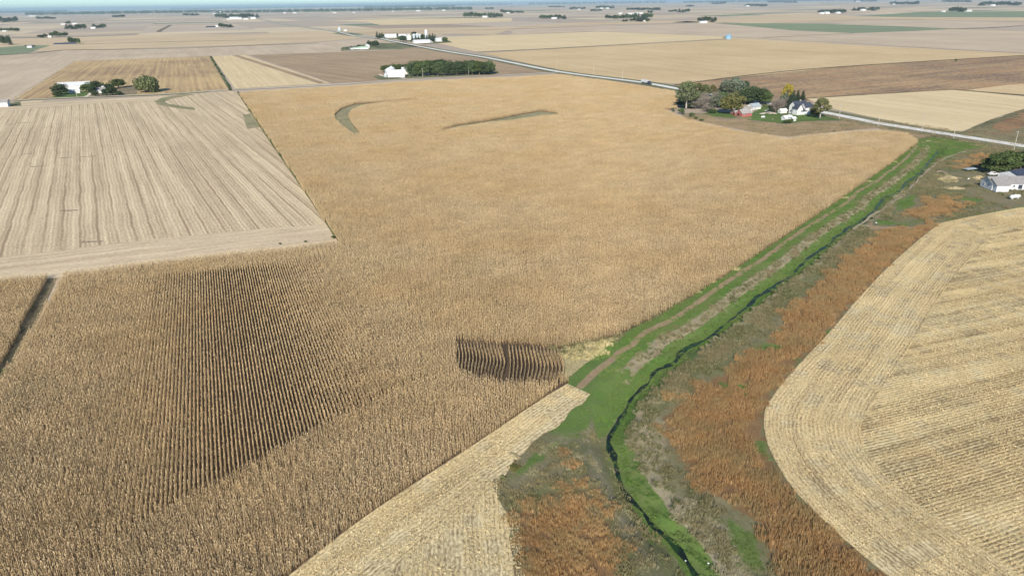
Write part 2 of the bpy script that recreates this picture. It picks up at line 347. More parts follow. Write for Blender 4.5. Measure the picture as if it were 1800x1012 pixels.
A['straw'] = np.maximum.reduce([soft([(985, 612), (1085, 592), (1060, 620), (1030, 640), (1000, 662), (984, 662)], .8), band(-14.6, -12.2, .6) * up * .25, soft([(1648, 308), (1672, 306), (1690, 318), (1660, 322)], 2.5) * .8,
                                soft([(1712, 308), (1730, 310), (1730, 317), (1712, 317)], 2) * .8, soft([(1000, 655), (1040, 645), (1060, 650), (1030, 690), (1000, 680)], 1.5) * .7])
A['mown'] = np.maximum(soft([(1300, 206), (1325, 197), (1340, 188), (1352, 183), (1372, 188), (1425, 186), (1450, 200), (1480, 212), (1420, 213), (1380, 218), (1345, 214), (1310, 210)], .5), soft([(1235, 200), (1262, 196), (1288, 200), (1300, 206), (1285, 208), (1255, 205)], .5))
A['farm'] = np.maximum(soft([(1163, 189), (1186, 189), (1188, 160), (1260, 185), (1400, 180), (1460, 200), (1600, 226), (1540, 224), (1385, 240), (1340, 236), (1210, 208)], 2), soft([(1640, 240), (1617, 246), (1460, 205), (1600, 215), (1900, 270), (1900, 300)], 3) * .6)
def ground_mat():
    N = NT('ground_cover'); v = N.pos()
    nf = N.noise(v, 2.6, 4, .75); nm = N.noise(v, .45, 4, .65); nl = N.noise(v, .05, 4, .6)
    st = N.noise(N.sc(v, (2.2, .5, 2.)), 1., 3, .7)
    F = N.mr(nf, .35, .68); Mm = N.mr(nm, .35, .65); L = N.mr(nl, .38, .62); S = N.mr(st, .35, .65)
    FM = N.m_('MULTIPLY_ADD', F, .6, N.m_('MULTIPLY', Mm, .4))
    # far patchwork of fields, 400 x 200 m
    r = N.rot(v, NS); wob = N.noise(v, .0012, 2, .5)
    cx = N.m_('FLOOR', N.m_('DIVIDE', N.m_('ADD', N.sep(r, 0), 130.), 400.)); cy = N.m_('FLOOR', N.m_('DIVIDE', N.sep(r, 1), 800.))
    rnd = N.white(N.comb(cx, cy, 3.3)); rnd2 = N.white(N.comb(cx, cy, 8.1))
    cy2 = N.m_('FLOOR', N.m_('DIVIDE', N.sep(r, 1), 270.)); rnd3 = N.white(N.comb(cx, cy2, 1.1))
    rr = N.mix(N.m_('GREATER_THAN', rnd2, .45), N.comb(rnd, rnd, rnd), N.comb(rnd3, rnd3, rnd3))
    far = N.ramp(N.sep(rr, 0), [(0, (.47, .385, .29)), (.2, (.53, .44, .33)), (.42, (.62, .49, .31)), (.6, (.43, .35, .27)), (.74, (.66, .54, .35)), (.88, (.37, .285, .20)), (.95, (.16, .22, .12))], const=True)
    far = N.mix(N.mr(N.noise(v, .004, 4, .6), .35, .65, 0, .4), far, (.40, .33, .26))
    # scrub base of the ditch side
    c = N.mix(FM, (.27, .235, .14), (.13, .12, .065)); c = N.mix(L, c, N.mix(FM, (.20, .20, .10), (.10, .11, .05)))
    def lay(c, name, col, edge=.75):
        w = N.m_('ADD', N.attr(name), N.m_('MULTIPLY', N.m_('SUBTRACT', N.m_('MULTIPLY_ADD', nm, .6, N.m_('MULTIPLY', nf, .4)), .5), edge * 2))
        return N.mix(N.mr(w, .42, .58, smooth=True), c, col)
    farm = N.mix(FM, (.38, .30, .20), (.20, .155, .10)); farm = N.mix(N.m_('MULTIPLY', L, .3), farm, (.21, .19, .09))
    c = lay(c, 'farm', farm, .4)
    c = lay(c, 'olive', N.mix(FM, (.22, .215, .10), (.09, .10, .045)), .9)
    c = lay(c, 'dead', N.mix(FM, (.38, .335, .225), (.19, .165, .105)), 1.)
    c = lay(c, 'rust', N.mix(FM, (.30, .18, .085), (.16, .10, .05)), .9)
    c = lay(c, 'straw', N.mix(F, (.62, .52, .28), (.20, .17, .08)), .6)
    gr = N.mix(FM, (.13, .235, .045), (.05, .115, .025)); gr = N.mix(N.m_('MULTIPLY', Mm, .35), gr, (.17, .20, .075)); gr = N.mix(N.m_('MULTIPLY', L, .35), gr, (.20, .19, .09))
    c = lay(c, 'green', gr, .5)
    c = lay(c, 'soil', N.mix(FM, (.40, .30, .18), (.23, .165, .095)), .5)
    col = N.mix(N.m_('GREATER_THAN', N.m_('MULTIPLY_ADD', nf, .4, N.attr('zone')), .6), N.mix(N.m_('GREATER_THAN', N.attr('farm'), .4), far, farm), c)
    N.bump(N.m_('MULTIPLY', nf, 1.), .6, .25)
    return N.done(col)
M['ground'] = ground_mat()
ny, nx = GX.shape
idx = np.arange(nx * ny).reshape(ny, nx)
quads = np.stack([idx[:-1, :-1], idx[:-1, 1:], idx[1:, 1:], idx[1:, :-1]], -1).reshape(-1, 4)
me = bpy.data.meshes.new('ground'); me.vertices.add(nx * ny)
me.vertices.foreach_set('co', np.stack([GX, GY, ZZ], -1).astype(np.float32).ravel())
me.loops.add(quads.size); me.loops.foreach_set('vertex_index', quads.astype(np.int32).ravel())
me.polygons.add(len(quads)); me.polygons.foreach_set('loop_start', np.arange(0, quads.size, 4, dtype=np.int32))
me.polygons.foreach_set('use_smooth', np.ones(len(quads), dtype=bool))
me.update(calc_edges=True); me.materials.append(M['ground'])
for k, v in A.items():
    a = me.attributes.new(k, 'FLOAT', 'POINT'); w = np.zeros(GX.shape, np.float32); w[near] = v; a.data.foreach_set('value', w.ravel())
g = link(bpy.data.objects.new('ground', me)); tag(g, 'farmland ground reaching to the horizon with a grassy drainage ditch', 'ground', kind='structure')

Nw = NT('stream_water', .3, .12); Nw.bump(Nw.noise(Nw.pos(), 1.5, 2), .2, .05)
M['water'] = Nw.done(Nw.mix(Nw.mr(Nw.noise(Nw.pos(), .25, 3), .5, .62), (.012, .02, .018), (.02, .05, .02)))
wn = lambda s: lambda t: s * (.45 + .35 * math.sin(t * .31) * math.sin(t * .17 + 1) + .22 * math.sin(t * .9) + .25 * math.sin(t * .053) ** 2) + .35 * math.sin(t * .13)
_sw = STREAM + np.stack([np.sin(np.arange(len(STREAM)) * .9) * .3 + np.sin(np.arange(len(STREAM)) * .37) * .35, -np.sin(np.arange(len(STREAM)) * .7 + 1) * .3], 1)
strip('stream_water', _sw, [wn(-.8), wn(.9)], WZ + .02, M['water'], 'narrow dark stream along the bottom of the green ditch', 'stream')

# ------------------------------------------------------------------ fields as sheets
dd = lambda pts: [P(*q) for q in pts]
CORN = dd([(112, 475, 2.3), (350, 446, 2.3), (596, 420, 2.3), (508, 291, 2.3), (419, 162, 2.3), (450, 159, 2.3), (614, 150, 2.3), (707, 143, 2.3), (900, 134.5, 2.3), (985, 130, 2.3), (1060, 140, 2.3), (1125, 150, 2.3), (1186, 159, 2.3), (1190, 172, 2.3), (1190, 187, 2.3), (1163, 189, 2.3), (1210, 208, 2.3), (1290, 227, 2.3), (1360, 237, 2.3), (1385, 241, 2.3), (1440, 234, 2.3), (1500, 229, 2.3), (1545, 227, 2.3), (1595, 232, 2.3), (1614, 245, 2.3),
           (1604, 259), (1560, 292), (1480, 348), (1400, 402), (1330, 448), (1270, 488), (1200, 530), (1140, 563), (1085, 590), (1035, 602), (984, 614), (984, 662), (1000, 672), (975, 688), (860, 765), (650, 905), (510, 1012), (370, 1125), (-250, 1125), (-60, 775), (14, 657)])
HEAD_NEAR = dd([(986, 664, 2.3), (1000, 672), (975, 688), (860, 765), (650, 905), (510, 1012), (370, 1125), (60, 1125), (190, 960), (250, 925), (450, 820), (655, 712), (740, 665), (803, 643, 2.3), (884, 664, 2.3), (940, 662, 2.3)])
HEAD_TOP = dd([(112, 475, 2.3), (350, 446, 2.3), (596, 420, 2.3), (600, 436), (560, 462), (450, 472), (212, 499), (100, 500)])
BLOCK = dd([(803, 601), (884, 606), (984, 612), (986, 664, 2.3), (940, 662, 2.3), (884, 664, 2.3), (803, 643, 2.3)])
CORN2 = dd([(-400, 520, 2.3), (-100, 492, 2.3), (83, 478, 2.3), (57, 540), (3, 648), (-60, 760), (-500, 1000)])
WWAY1 = [(636, 240), (622, 239), (603, 226), (590, 212), (588, 203), (600, 192), (625, 184), (680, 180), (735, 176), (735, 178), (680, 182), (636, 189), (620, 196), (612, 206), (620, 220)]
WWAY2 = [(773, 232), (800, 222), (860, 213), (910, 203), (950, 196), (978, 200), (984, 205), (950, 208), (905, 215), (850, 221), (810, 227), (776, 234)]
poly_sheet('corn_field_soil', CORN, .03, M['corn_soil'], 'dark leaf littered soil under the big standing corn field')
M['gap_shade_soil'] = field_mat('painted_gap_shade_soil', (.12, .085, .055), (.06, .045, .03), row=.76, fine=2.)  # soil colour darkened to paint in the shade between the wavy rows
poly_sheet('corn_field_soil', dd([(800, 606), (884, 610), (988, 618), (990, 682), (940, 682), (884, 684), (800, 662)]), .06, M['gap_shade_soil'], 'soil with painted gap shade under the two wavy corn blocks')
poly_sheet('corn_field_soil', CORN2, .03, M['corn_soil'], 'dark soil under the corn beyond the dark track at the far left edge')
poly_sheet('grass_waterway', dd(WWAY1), .06, M['waterway'], 'curved hook shaped grass waterway cut into the standing corn', 'waterway', .3)
poly_sheet('grass_waterway', dd(WWAY2), .06, M['waterway'], 'long thin grass waterway near the middle of the standing corn', 'waterway', .3)
poly_sheet('stubble_field', dd([(-350, 520), (598, 430), (419, 162), (406, 160), (250, 171), (90, 179), (0, 183), (-350, 200)]), .04, M['stub_left'], 'striped soybean stubble field at the left beside the corn')
poly_sheet('stubble_headland', dd([(-350, 540), (-350, 490), (0, 452), (200, 428), (450, 403), (560, 396), (580, 398), (598, 430)]), .07, M['stub_left_head'], 'pale headland band between the striped stubble and the corn', jit=.3)
poly_sheet('stubble_headland', dd([(-350, 215), (0, 196), (180, 181), (300, 175), (290, 170), (90, 179), (-350, 200)]), .07, M['stub_left_head'], 'pale headland band beside the side road at the left')
poly_sheet('grass_waterway', dd([(318, 166), (345, 166), (300, 174), (290, 179), (296, 183), (343, 190), (342, 194), (315, 191), (276, 184), (273, 178), (285, 172)]), .10, M['waterway'], 'small hooked grass waterway near the side road in the striped stubble', 'waterway', .2)
poly_sheet('grass_patch', dd([(427, 202), (441, 200), (456, 224), (435, 227)]), .10, M['waterway'], 'green grass patch beside the fence line at the edge of the stubble', 'grass patch', .3)
# right stubble field: curved headland swept along its border, straight rows inside
RB = smooth_line(dd([(1780, 1250), (1700, 1135), (1560, 1012), (1480, 945), (1400, 866), (1360, 805), (1345, 765), (1343, 735), (1352, 705), (1400, 645), (1450, 593), (1520, 512), (1580, 452), (1640, 402), (1670, 389), (1800, 364), (2000, 330)]), 3.)
strip('stubble_headland', RB, [0, 3, 6, 9, 12, 15, 18], .10, M['stub_head'], 'curved pale headland tracks round the stubble field at the right', 'field')
INN = RB + 0; dR = np.gradient(RB, axis=0); dR /= np.linalg.norm(dR, axis=1)[:, None]; INN = RB + np.stack([dR[:, 1], -dR[:, 0]], 1) * 9
poly_sheet('stubble_field', [tuple(p) for p in INN[::4]] + [tuple(P(2300, 330)), tuple(P(2600, 1250))], .05, M['stub_right'], 'pale corn stubble field with slanting rows at the right', jit=0)
# harvested strip at the bottom
DG = smooth_line(dd([(330, 1160), (510, 1015), (650, 907), (860, 767), (975, 690), (1000, 676)]), 3.)
_o0 = float(np.hypot(*(P(330, 1160) - P(510, 1015))))
strip('stubble_strip', DG, [-.5, 3, 5, lambda t: float(np.interp(t - _o0, [0, 40, 46, 51, 59, 73, 80], [12, 11, 8.6, 7.6, 8.2, 6.6, 5.6])) + .35 * math.sin(t * 1.7) + .25 * math.sin(t * .6)], .09, M['stub_strip'], 'pale harvested strip between the standing corn and the ditch', 'field')
M['stub_bottom'] = field_mat('corn_stubble_bottom', (.76, .635, .375), (.25, .185, .10), az=-3, row=.76, rowc=.35, passw=3., passc=.5, fine=2.4, finec=.95, patch=.03, patchc=.5)
BOTF = dd([(700, 880), (860, 800), (900, 795), (868, 850), (897, 900), (912, 1012), (918, 1160), (300, 1180), (510, 1030)])
poly_sheet('stubble_field', dd([(700, 880), (860, 800), (900, 795), (862, 850), (890, 900), (905, 1012), (912, 1160), (300, 1180), (510, 1030)]), .05, M['stub_bottom'], 'pale corn stubble patch at the bottom beside the rough grass', jit=.25, step=2)
# middle distance
poly_sheet('soy_field', dd([(-900, 210), (-900, 150), (-300, 110), (0, 98), (66, 93.5), (110, 89), (200, 88), (330, 85), (450, 80), (560, 76), (690, 68), (745, 79), (700, 88), (440, 98), (372, 99), (131, 108), (26, 172), (26, 181), (0, 182)]), .15, M['soy_grey'], 'smooth grey bare field behind the golden stubble at the left')
poly_sheet('stubble_field', dd([(131, 108), (370, 99.5), (404, 157.5), (316, 164), (90, 172), (22, 177)]), .2, M['gold_stub'], 'golden brown stubble field behind the farmhouse at the left', jit=.8)
poly_sheet('stubble_field', dd([(372, 99.5), (430, 97), (580, 147), (414, 156.5)]), .2, M['pale_stub'], 'pale yellow stubble field crossed by a brown diagonal strip')
poly_sheet('brown_strip', dd([(408, 98.2), (419, 97.6), (572, 146), (560, 147.5)]), .28, M['brown_field'], 'narrow brown diagonal strip across the pale yellow field')
poly_sheet('stubble_field', dd([(440, 97.5), (700, 88), (745, 80), (962, 127), (900, 130.5), (707, 140.5), (584, 147)]), .2, M['brown_field'], 'brown stubble field behind the dense grove')
poly_sheet('ripe_field', dd([(985, 124), (845, 94), (1290, 68.5), (1800, 95), (1800, 98), (1480, 117.5), (1190, 148), (1140, 145)]), .2, M['ripe_corn'], 'wide pale gold field right of the road', jit=1.)
poly_sheet('ripe_field', dd([(840, 92.5), (770, 77), (700, 68.5), (870, 63), (1050, 56), (1290, 65), (1282, 68)]), .25, M['pale_stub'], 'pale tan field beyond the thin dark boundary line', jit=1.)
poly_sheet('brown_grassland', dd([(1186, 152), (1190, 148), (1480, 117.5), (1800, 98), (2300, 70), (2300, 190), (1800, 166), (1670, 158), (1417, 174), (1440, 190), (1330, 176)]), .15, M['brown_grass'], 'rough brown field beyond the red barn farm', jit=1.)
poly_sheet('ripe_field', dd([(1417, 173.5), (1500, 168), (1580, 164), (1674, 158), (1800, 170), (1860, 176), (1800, 191.5), (1748, 208), (1692, 231), (1656, 230.5), (1590, 218), (1514, 203), (1460, 191)]), .22, M['pale_stub'], 'pale cream stubble field just beyond the main road at the right', jit=.5)
poly_sheet('ripe_field', dd([(1700, 159), (1770, 150), (1900, 140), (2100, 150), (1900, 178), (1800, 167)]), .22, M['ripe_corn'], 'orange tan field at the right edge beyond the cream stubble')
M['rough_far'] = field_mat('rough_pasture', (.27, .22, .12), (.10, .11, .05), az=60, row=4, rowc=.05, passw=8, passc=.4, fine=.6, finec=1., patch=.02, patchc=.9, tint=(.26, .13, .06), bumpd=.4)
poly_sheet('rough_pasture', dd([(1692, 232), (1748, 209), (1800, 192.5), (1880, 170), (2300, 200), (2300, 320), (1800, 255), (1650, 231)]), .18, M['rough_far'], 'rough green and rust pasture right of the cream stubble beyond the road', jit=1.)
M['rust_far'] = field_mat('rust_grassland', (.36, .21, .105), (.18, .11, .06), az=60, row=4, rowc=.05, passw=8, passc=.4, fine=.7, finec=.9, patch=.03, patchc=.9, tint=(.24, .21, .10), bumpd=.4)
poly_sheet('rust_grass_patch', dd([(1752, 232), (1748, 222), (1765, 212), (1800, 199), (1850, 190), (1850, 210), (1800, 222), (1775, 233)]), .24, M['rust_far'], 'rust brown grass patch in the rough pasture beyond the road', jit=2.5, step=6)
# far distance
for nm, pts, mt, lb in [
    ('soy_field', [(900, 60), (900, 52), (1100, 44), (1270, 40.5), (1350, 42), (1620, 52), (1800, 60), (2200, 75), (2200, 110), (1800, 94), (1300, 66.5), (1050, 55.5), (880, 62)], 'soy_grey', 'grey bare field behind the small blue shed'),
    ('wheat_field', [(1255, 41.5), (1440, 42.2), (1575, 47), (1676, 51.3), (1610, 55), (1500, 59), (1390, 54), (1320, 47)], 'green_field', 'long green field far off right of the centre'),
    ('wheat_field', [(1500, 29.5), (1620, 21.5), (1800, 20), (2100, 18), (2100, 38), (1800, 31), (1640, 30.5)], 'green_field', 'green field around the white farm near the right horizon'),
    ('tan_field', [(1350, 26), (1440, 25.5), (1550, 30), (1640, 30.7), (1800, 31.2), (2100, 38.5), (2100, 42), (1800, 38), (1530, 35), (1450, 40), (1360, 41.8), (1180, 40)], 'tan_field', 'tan field between the two green fields at the right'),
    ('soy_field', [(1450, 40.3), (1530, 35.2), (1800, 38.2), (2100, 43), (2100, 55), (1800, 46), (1680, 51), (1575, 46.5)], 'soy_grey', 'small grey field between the green strips at the right'),
    ('ripe_field', [(1000, 45), (900, 49), (600, 54), (575, 52), (700, 50), (900, 47.5), (1010, 40), (1180, 36), (1240, 39.5), (1100, 43)], 'tan_field', 'tan field behind the farm with the tall silo'),
    ('ripe_field', [(575, 37), (700, 33.5), (900, 32), (900, 38), (780, 43), (670, 44.5), (640, 39)], 'pale_stub', 'pale strip of stubble far off above the tall silo'),
    ('ripe_field', [(600, 54), (900, 49), (1100, 44), (900, 51.5), (870, 62), (800, 60), (700, 67), (640, 62)], 'tan_field', 'tan field wrapped round the farm with the tall silo'),
    ('tan_field', [(-200, 92), (90, 91), (110, 88.5), (200, 87), (450, 79.5), (560, 74), (640, 68), (560, 55), (450, 60), (250, 62), (60, 68), (-200, 80)], 'tan_field', 'tan field band across the left middle distance'),
    ('lawn', [(-50, 98), (0, 97.3), (52, 93), (70, 86), (88, 80.5), (50, 80), (0, 84), (-50, 85)], 'green_field', 'green pasture around the small white house far left')]:
    poly_sheet(nm, dd(pts), .35 + .08 * (nm in ('wheat_field', 'lawn')), M[mt], lb, jit=2., step=60)
for px_, w_, lb in [([(-60, 101), (0, 98), (66, 93.8), (110, 88.6), (200, 87.5), (330, 85), (450, 80.2), (560, 76.5)], 8, 'dark grassy line between the tan band and the grey field'), ([(110, 79.5), (300, 74), (450, 71)], 10, 'thin dark line across the tan band far left'), ([(20, 66.5), (110, 66), (245, 60.5)], 14, 'dark line below the tall far left tree'), ([(838, 92), (980, 85.5), (1120, 78), (1280, 69.5)], 5, 'thin dark boundary across the gold field'),
                    ([(600, 60), (780, 56), (900, 51.5), (1240, 41), (1300, 41.5)], 10, 'dark boundary line far behind the silo farm'), ([(1340, 67), (1440, 62), (1500, 59.5)], 8, 'dark boundary line right of the lone blue bin'), ([(1417, 174), (1540, 166), (1674, 158.2)], 2.5, 'dark grassy line along the top of the cream stubble'), ([(1674, 158), (1740, 163.5), (1860, 173)], 5, 'grassy lane above the cream stubble at the right'), ([(450, 110), (500, 99)], .5, 'faint line in the brown field'),
                    ([(300, 44.5), (280, 55), (282, 56.5)], 16, 'dark hedge line in the far left fields'), ([(1350, 42), (1520, 35), (1650, 36.5), (1800, 38.5)], 10, 'dark line between tan and grey fields at the right'), ([(1676, 51.5), (1740, 49.5), (1800, 45)], 12, 'dark line at the tip of the long green field'), ([(1186, 150), (1330, 131.5), (1480, 117.8), (1800, 98)], 4, 'dark edge between the gold field and the brown field')]:
    strip('boundary_line', smooth_line(dd(px_), 40.), [-w_ / 2, w_ / 2], .55, M['dark_line'], lb, 'field edge')
for i, (x, y, w_) in enumerate([(116, 277.5, 24), (46, 271, 20), (66, 293, 26), (155, 275.5, 26), (42, 216, 24), (82, 224, 22), (20, 219, 18), (130, 207.5, 18), (120, 371, 32), (160, 426, 38)]):
    a = P(x - w_ / 2, y + 1); b = P(x + w_ / 2, y - .6); poly = [a, b, b + (b - a)[::-1] * np.array([-.2, .2]), a + (b - a)[::-1] * np.array([-.24, .24])]
    poly_sheet('turning_mark', poly, .09, M['turn_mark'], 'short dark harvester mark across the striped stubble', 'field mark', .12, 1.)
# farm yards
poly_sheet('lawn', dd([(1300, 206), (1325, 197), (1340, 188), (1352, 183), (1372, 188), (1425, 186), (1450, 200), (1480, 212), (1420, 213), (1380, 218), (1345, 214), (1310, 210)]), .12, M['lawn'], 'mown green lawn around the white farmhouse', 'lawn', .6, 4)
poly_sheet('lawn', dd([(1235, 200), (1262, 196), (1288, 200), (1300, 206), (1285, 208), (1255, 205)]), .10, M['lawn'], 'grassy patch left of the red barn', 'lawn', .8, 3)
poly_sheet('lawn', dd([(90, 172), (110, 162), (150, 160), (162, 165), (152, 169.5), (120, 171.5)]), .25, M['lawn'], 'green lawn in front of the long white shed', 'lawn', .6, 4)
poly_sheet('yard', dd([(150, 170), (180, 160), (230, 150), (245, 152), (240, 165.5), (200, 168)]), .23, M['weeds'], 'weedy yard between the farmhouse and the big willow', 'yard', .8, 4)
poly_sheet('yard', dd([(655, 135), (690, 128), (760, 118), (860, 116), (878, 128), (866, 131.5), (720, 138.8), (670, 141)]), .26, M['verge'], 'grassy yard under the dense grove', 'yard', .8, 6)
poly_sheet('yard', dd([(600, 90), (600, 84), (660, 76), (700, 76.5), (745, 82), (700, 87.5), (660, 88)]), .3, M['verge'], 'grassy yard around the pale green roofed shed', 'yard', 1, 8)
poly_sheet('yard', dd([(665, 66), (740, 60), (780, 68), (795, 75), (745, 78), (700, 70)]), .45, M['verge'], 'farm yard beneath the tall silo', 'yard', 1, 8)
poly_sheet('yard', dd([(-60, 192), (38, 186), (36, 179), (-60, 182)]), .12, M['verge'], 'grassy corner around the grey building at the far left edge', 'yard', .5, 4)

# ------------------------------------------------------------------ roads
MAIN_PX = [(2200, 322), (1800, 258), (1638, 232.6), (1540, 217), (1451, 199), (1320, 178), (1187, 156), (1128, 145.5), (987, 127.5), (900, 110.8), (850, 101), (780, 90), (700, 74.7), (665, 67.7), (625, 64), (590, 55.5), (550, 50), (500, 43), (450, 33), (400, 26), (360, 22.5)]
MAIN = smooth_line(dd(MAIN_PX), 25.)
strip('road_verge', MAIN, [-13, 13], .30, M['verge'], 'grassy verge along both sides of the main road', 'verge')
strip('road', MAIN, [-4.3, 4.3], .42, M['road'], 'pale paved main road running diagonally across the fields', 'road')
CROSS = smooth_line(dd([(-400, 203), (-100, 184.5), (0, 178.8), (90, 173.8), (226, 168.5), (316, 164.8), (406, 158), (450, 156.6), (614, 147.8), (707, 140), (900, 131.8), (984, 127.5)]), 20.)
strip('road_verge', CROSS[:int(len(CROSS) * .48)], [-6, 7], .30, M['verge'], 'dark grassy verge of the side road at the left', 'verge')
strip('road', CROSS, [-2.6, 2.6], .40, M['gravel'], 'narrow gravel side road behind the corn field', 'road')
for px_, lb in [([(1338, 202), (1345, 199.5), (1358, 201.5), (1362, 201.5), (1352, 197), (1347, 196), (1355, 193)], 'curved gravel drive on the lawn beside the farmhouse'), ([(150, 171), (157, 168), (160, 164)], 'short pale drive leading to the farmhouse at the left'),
                ([(690, 137), (672, 134), (668, 131)], 'pale drive at the white shed beside the grove'), ([(712, 139), (704, 136), (712, 132), (717, 130)], 'pale drive between the white shed and the white house'), ([(607, 88), (640, 87), (700, 86), (740, 83)], 'thin pale lane leading to the green roofed shed')]:
    strip('driveway', smooth_line(dd(px_), 3.), [-1.9, 1.9], .47, M['gravel'], lb, 'driveway')
# pale track along the right bank and bare rim
strip('bank_track', smooth_line(dd([(1700, 266), (1692, 267.5), (1658, 280), (1627, 303), (1607, 324), (1589, 342), (1560, 362), (1533, 379), (1500, 404)]), 3.), [lambda t: -(.5 + .25 * math.sin(t * .4)) * min(1, max(.02, (250 - t) / 60)), lambda t: (.5 + .3 * math.sin(t * .31)) * min(1, max(.02, (250 - t) / 60))], .1, M['bare_track'], 'narrow pale track along the right bank of the ditch', 'track')

# ------------------------------------------------------------------ haze
hz = NT('haze_air'); hz.t.nodes.remove(hz.b)
pv = hz.t.nodes.new('ShaderNodeVolumePrincipled'); pv.inputs['Color'].default_value = (.60, .82, .96, 1); pv.inputs['Density'].default_value = HAZE_DENSITY; pv.inputs['Anisotropy'].default_value = 0.
hz.t.links.new(pv.outputs[0], hz.t.nodes['Material Output'].inputs['Volume'])
hb = MB().box(-95000, -4000, -4, 95000, 95000, 215)
ho = hb.ob('haze', hz.m); tag(ho, 'thin pale haze over the farmland', 'haze', kind='stuff')
#PART2
# ------------------------------------------------------------------ scattered vegetation (instanced points)
def scatter(name, protos, pos, rot, idx_, scl, label, cat):
    coll = bpy.data.collections.new(name + '_kinds')
    for p in protos: coll.objects.link(p)
    n = len(pos); me = bpy.data.meshes.new(name); me.vertices.add(n)
    me.vertices.foreach_set('co', np.asarray(pos, np.float32).ravel())
    for k, v, t in (('rz', rot, 'FLOAT'), ('kind_index', idx_, 'INT')):
        a = me.attributes.new(k, t, 'POINT'); a.data.foreach_set('value', np.asarray(v, np.float32 if t == 'FLOAT' else np.int32))
    a = me.attributes.new('size', 'FLOAT_VECTOR', 'POINT'); a.data.foreach_set('vector', np.asarray(scl, np.float32).ravel())
    o = link(bpy.data.objects.new(name, me)); tag(o, label, cat, kind='stuff')
    g = bpy.data.node_groups.new(name, 'GeometryNodeTree')
    g.interface.new_socket('Geometry', in_out='INPUT', socket_type='NodeSocketGeometry'); g.interface.new_socket('Geometry', in_out='OUTPUT', socket_type='NodeSocketGeometry')
    I, O = g.nodes.new('NodeGroupInput'), g.nodes.new('NodeGroupOutput')
    ip = g.nodes.new('GeometryNodeInstanceOnPoints'); ci = g.nodes.new('GeometryNodeCollectionInfo')
    ci.inputs['Collection'].default_value = coll; ci.inputs['Separate Children'].default_value = True; ci.inputs['Reset Children'].default_value = True
    def na(nm, dt):
        q = g.nodes.new('GeometryNodeInputNamedAttribute'); q.data_type = dt; q.inputs['Name'].default_value = nm; return q.outputs['Attribute']
    cx = g.nodes.new('ShaderNodeCombineXYZ'); L = g.links.new
    L(na('rz', 'FLOAT'), cx.inputs['Z']); L(I.outputs[0], ip.inputs['Points']); L(ci.outputs[0], ip.inputs['Instance'])
    ip.inputs['Pick Instance'].default_value = True; L(na('kind_index', 'INT'), ip.inputs['Instance Index'])
    L(cx.outputs[0], ip.inputs['Rotation']); L(na('size', 'FLOAT_VECTOR'), ip.inputs['Scale']); L(ip.outputs[0], O.inputs[0])
    o.modifiers.new('scatter', 'NODES').node_group = g
    return o
def quads_obj(name, V, mats, mi=None):
    """V: (n,4,3) quads"""
    V = np.asarray(V, np.float32); n = len(V); me = bpy.data.meshes.new(name)
    me.vertices.add(n * 4); me.vertices.foreach_set('co', V.reshape(-1)); me.loops.add(n * 4); me.loops.foreach_set('vertex_index', np.arange(n * 4, dtype=np.int32))
    me.polygons.add(n); me.polygons.foreach_set('loop_start', np.arange(0, n * 4, 4, dtype=np.int32))
    for m in mats: me.materials.append(m)
    if mi is not None: me.polygons.foreach_set('material_index', np.asarray(mi, np.int32))
    me.update(calc_edges=True); return bpy.data.objects.new(name, me)
def leaf_mat(name, a, b, c, big=None, trans=.12, hue=.02):
    N = NT(name, .8, .2); v = N.pos()
    f = N.mr(N.noise(v, 2.1, 2, .6), .33, .67); w = N.white(N.n('ShaderNodeVectorMath', {0: N.sc(v, 3.), 1: (1, 1, 1)}, operation='SNAP'))
    col = N.mix(f, a, b); col = N.mix(N.mr(w, .55, 1., 0, .8), col, c)
    if big: col = N.mix(N.mr(N.noise(v, hue, 4, .6), .40, .66, 0, .85), col, big)
    r_ = N.rot(v, 68.6); sv = N.noise(N.sc(r_, (.22, .07, .1)), 1., 4, .65)
    col = N.mix(1., col, N.comb(*[N.mr(sv, .3, .7, 1.14, .78)] * 3), 'MULTIPLY')
    N.done(col)
    if trans:
        tr = N.t.nodes.new('ShaderNodeBsdfTranslucent'); N.t.links.new(col, tr.inputs[0]); mx = N.t.nodes.new('ShaderNodeMixShader'); mx.inputs[0].default_value = trans
        N.t.links.new(N.b.outputs[0], mx.inputs[1]); N.t.links.new(tr.outputs[0], mx.inputs[2]); N.t.links.new(mx.outputs[0], N.t.nodes['Material Output'].inputs[0])
    return N.m
M['corn_leaf'] = leaf_mat('dry_corn_leaf', (.70, .55, .33), (.47, .345, .19), (.82, .69, .46), (.60, .43, .22))
M['corn_stalk'] = leaf_mat('dry_corn_stalk', (.42, .29, .15), (.30, .20, .10), (.50, .36, .20), trans=0)
M['tall_grass'] = leaf_mat('rust_tall_grass', (.43, .25, .105), (.31, .175, .07), (.60, .43, .23), (.36, .27, .13), hue=.13)
M['dead_grass'] = leaf_mat('dead_grass', (.42, .37, .245), (.29, .25, .16), (.52, .46, .31), (.25, .25, .12), hue=.06)
M['green_grass'] = leaf_mat('green_grass', (.13, .235, .05), (.075, .15, .03), (.20, .29, .08), (.19, .22, .08), hue=.06)
M['olive_weed'] = leaf_mat('olive_weeds', (.19, .20, .08), (.09, .10, .04), (.40, .36, .22), (.33, .26, .15), hue=.06)
M['straw_weed'] = leaf_mat('straw_weeds', (.72, .61, .34), (.50, .41, .20), (.80, .70, .45), (.36, .34, .14), hue=.3)
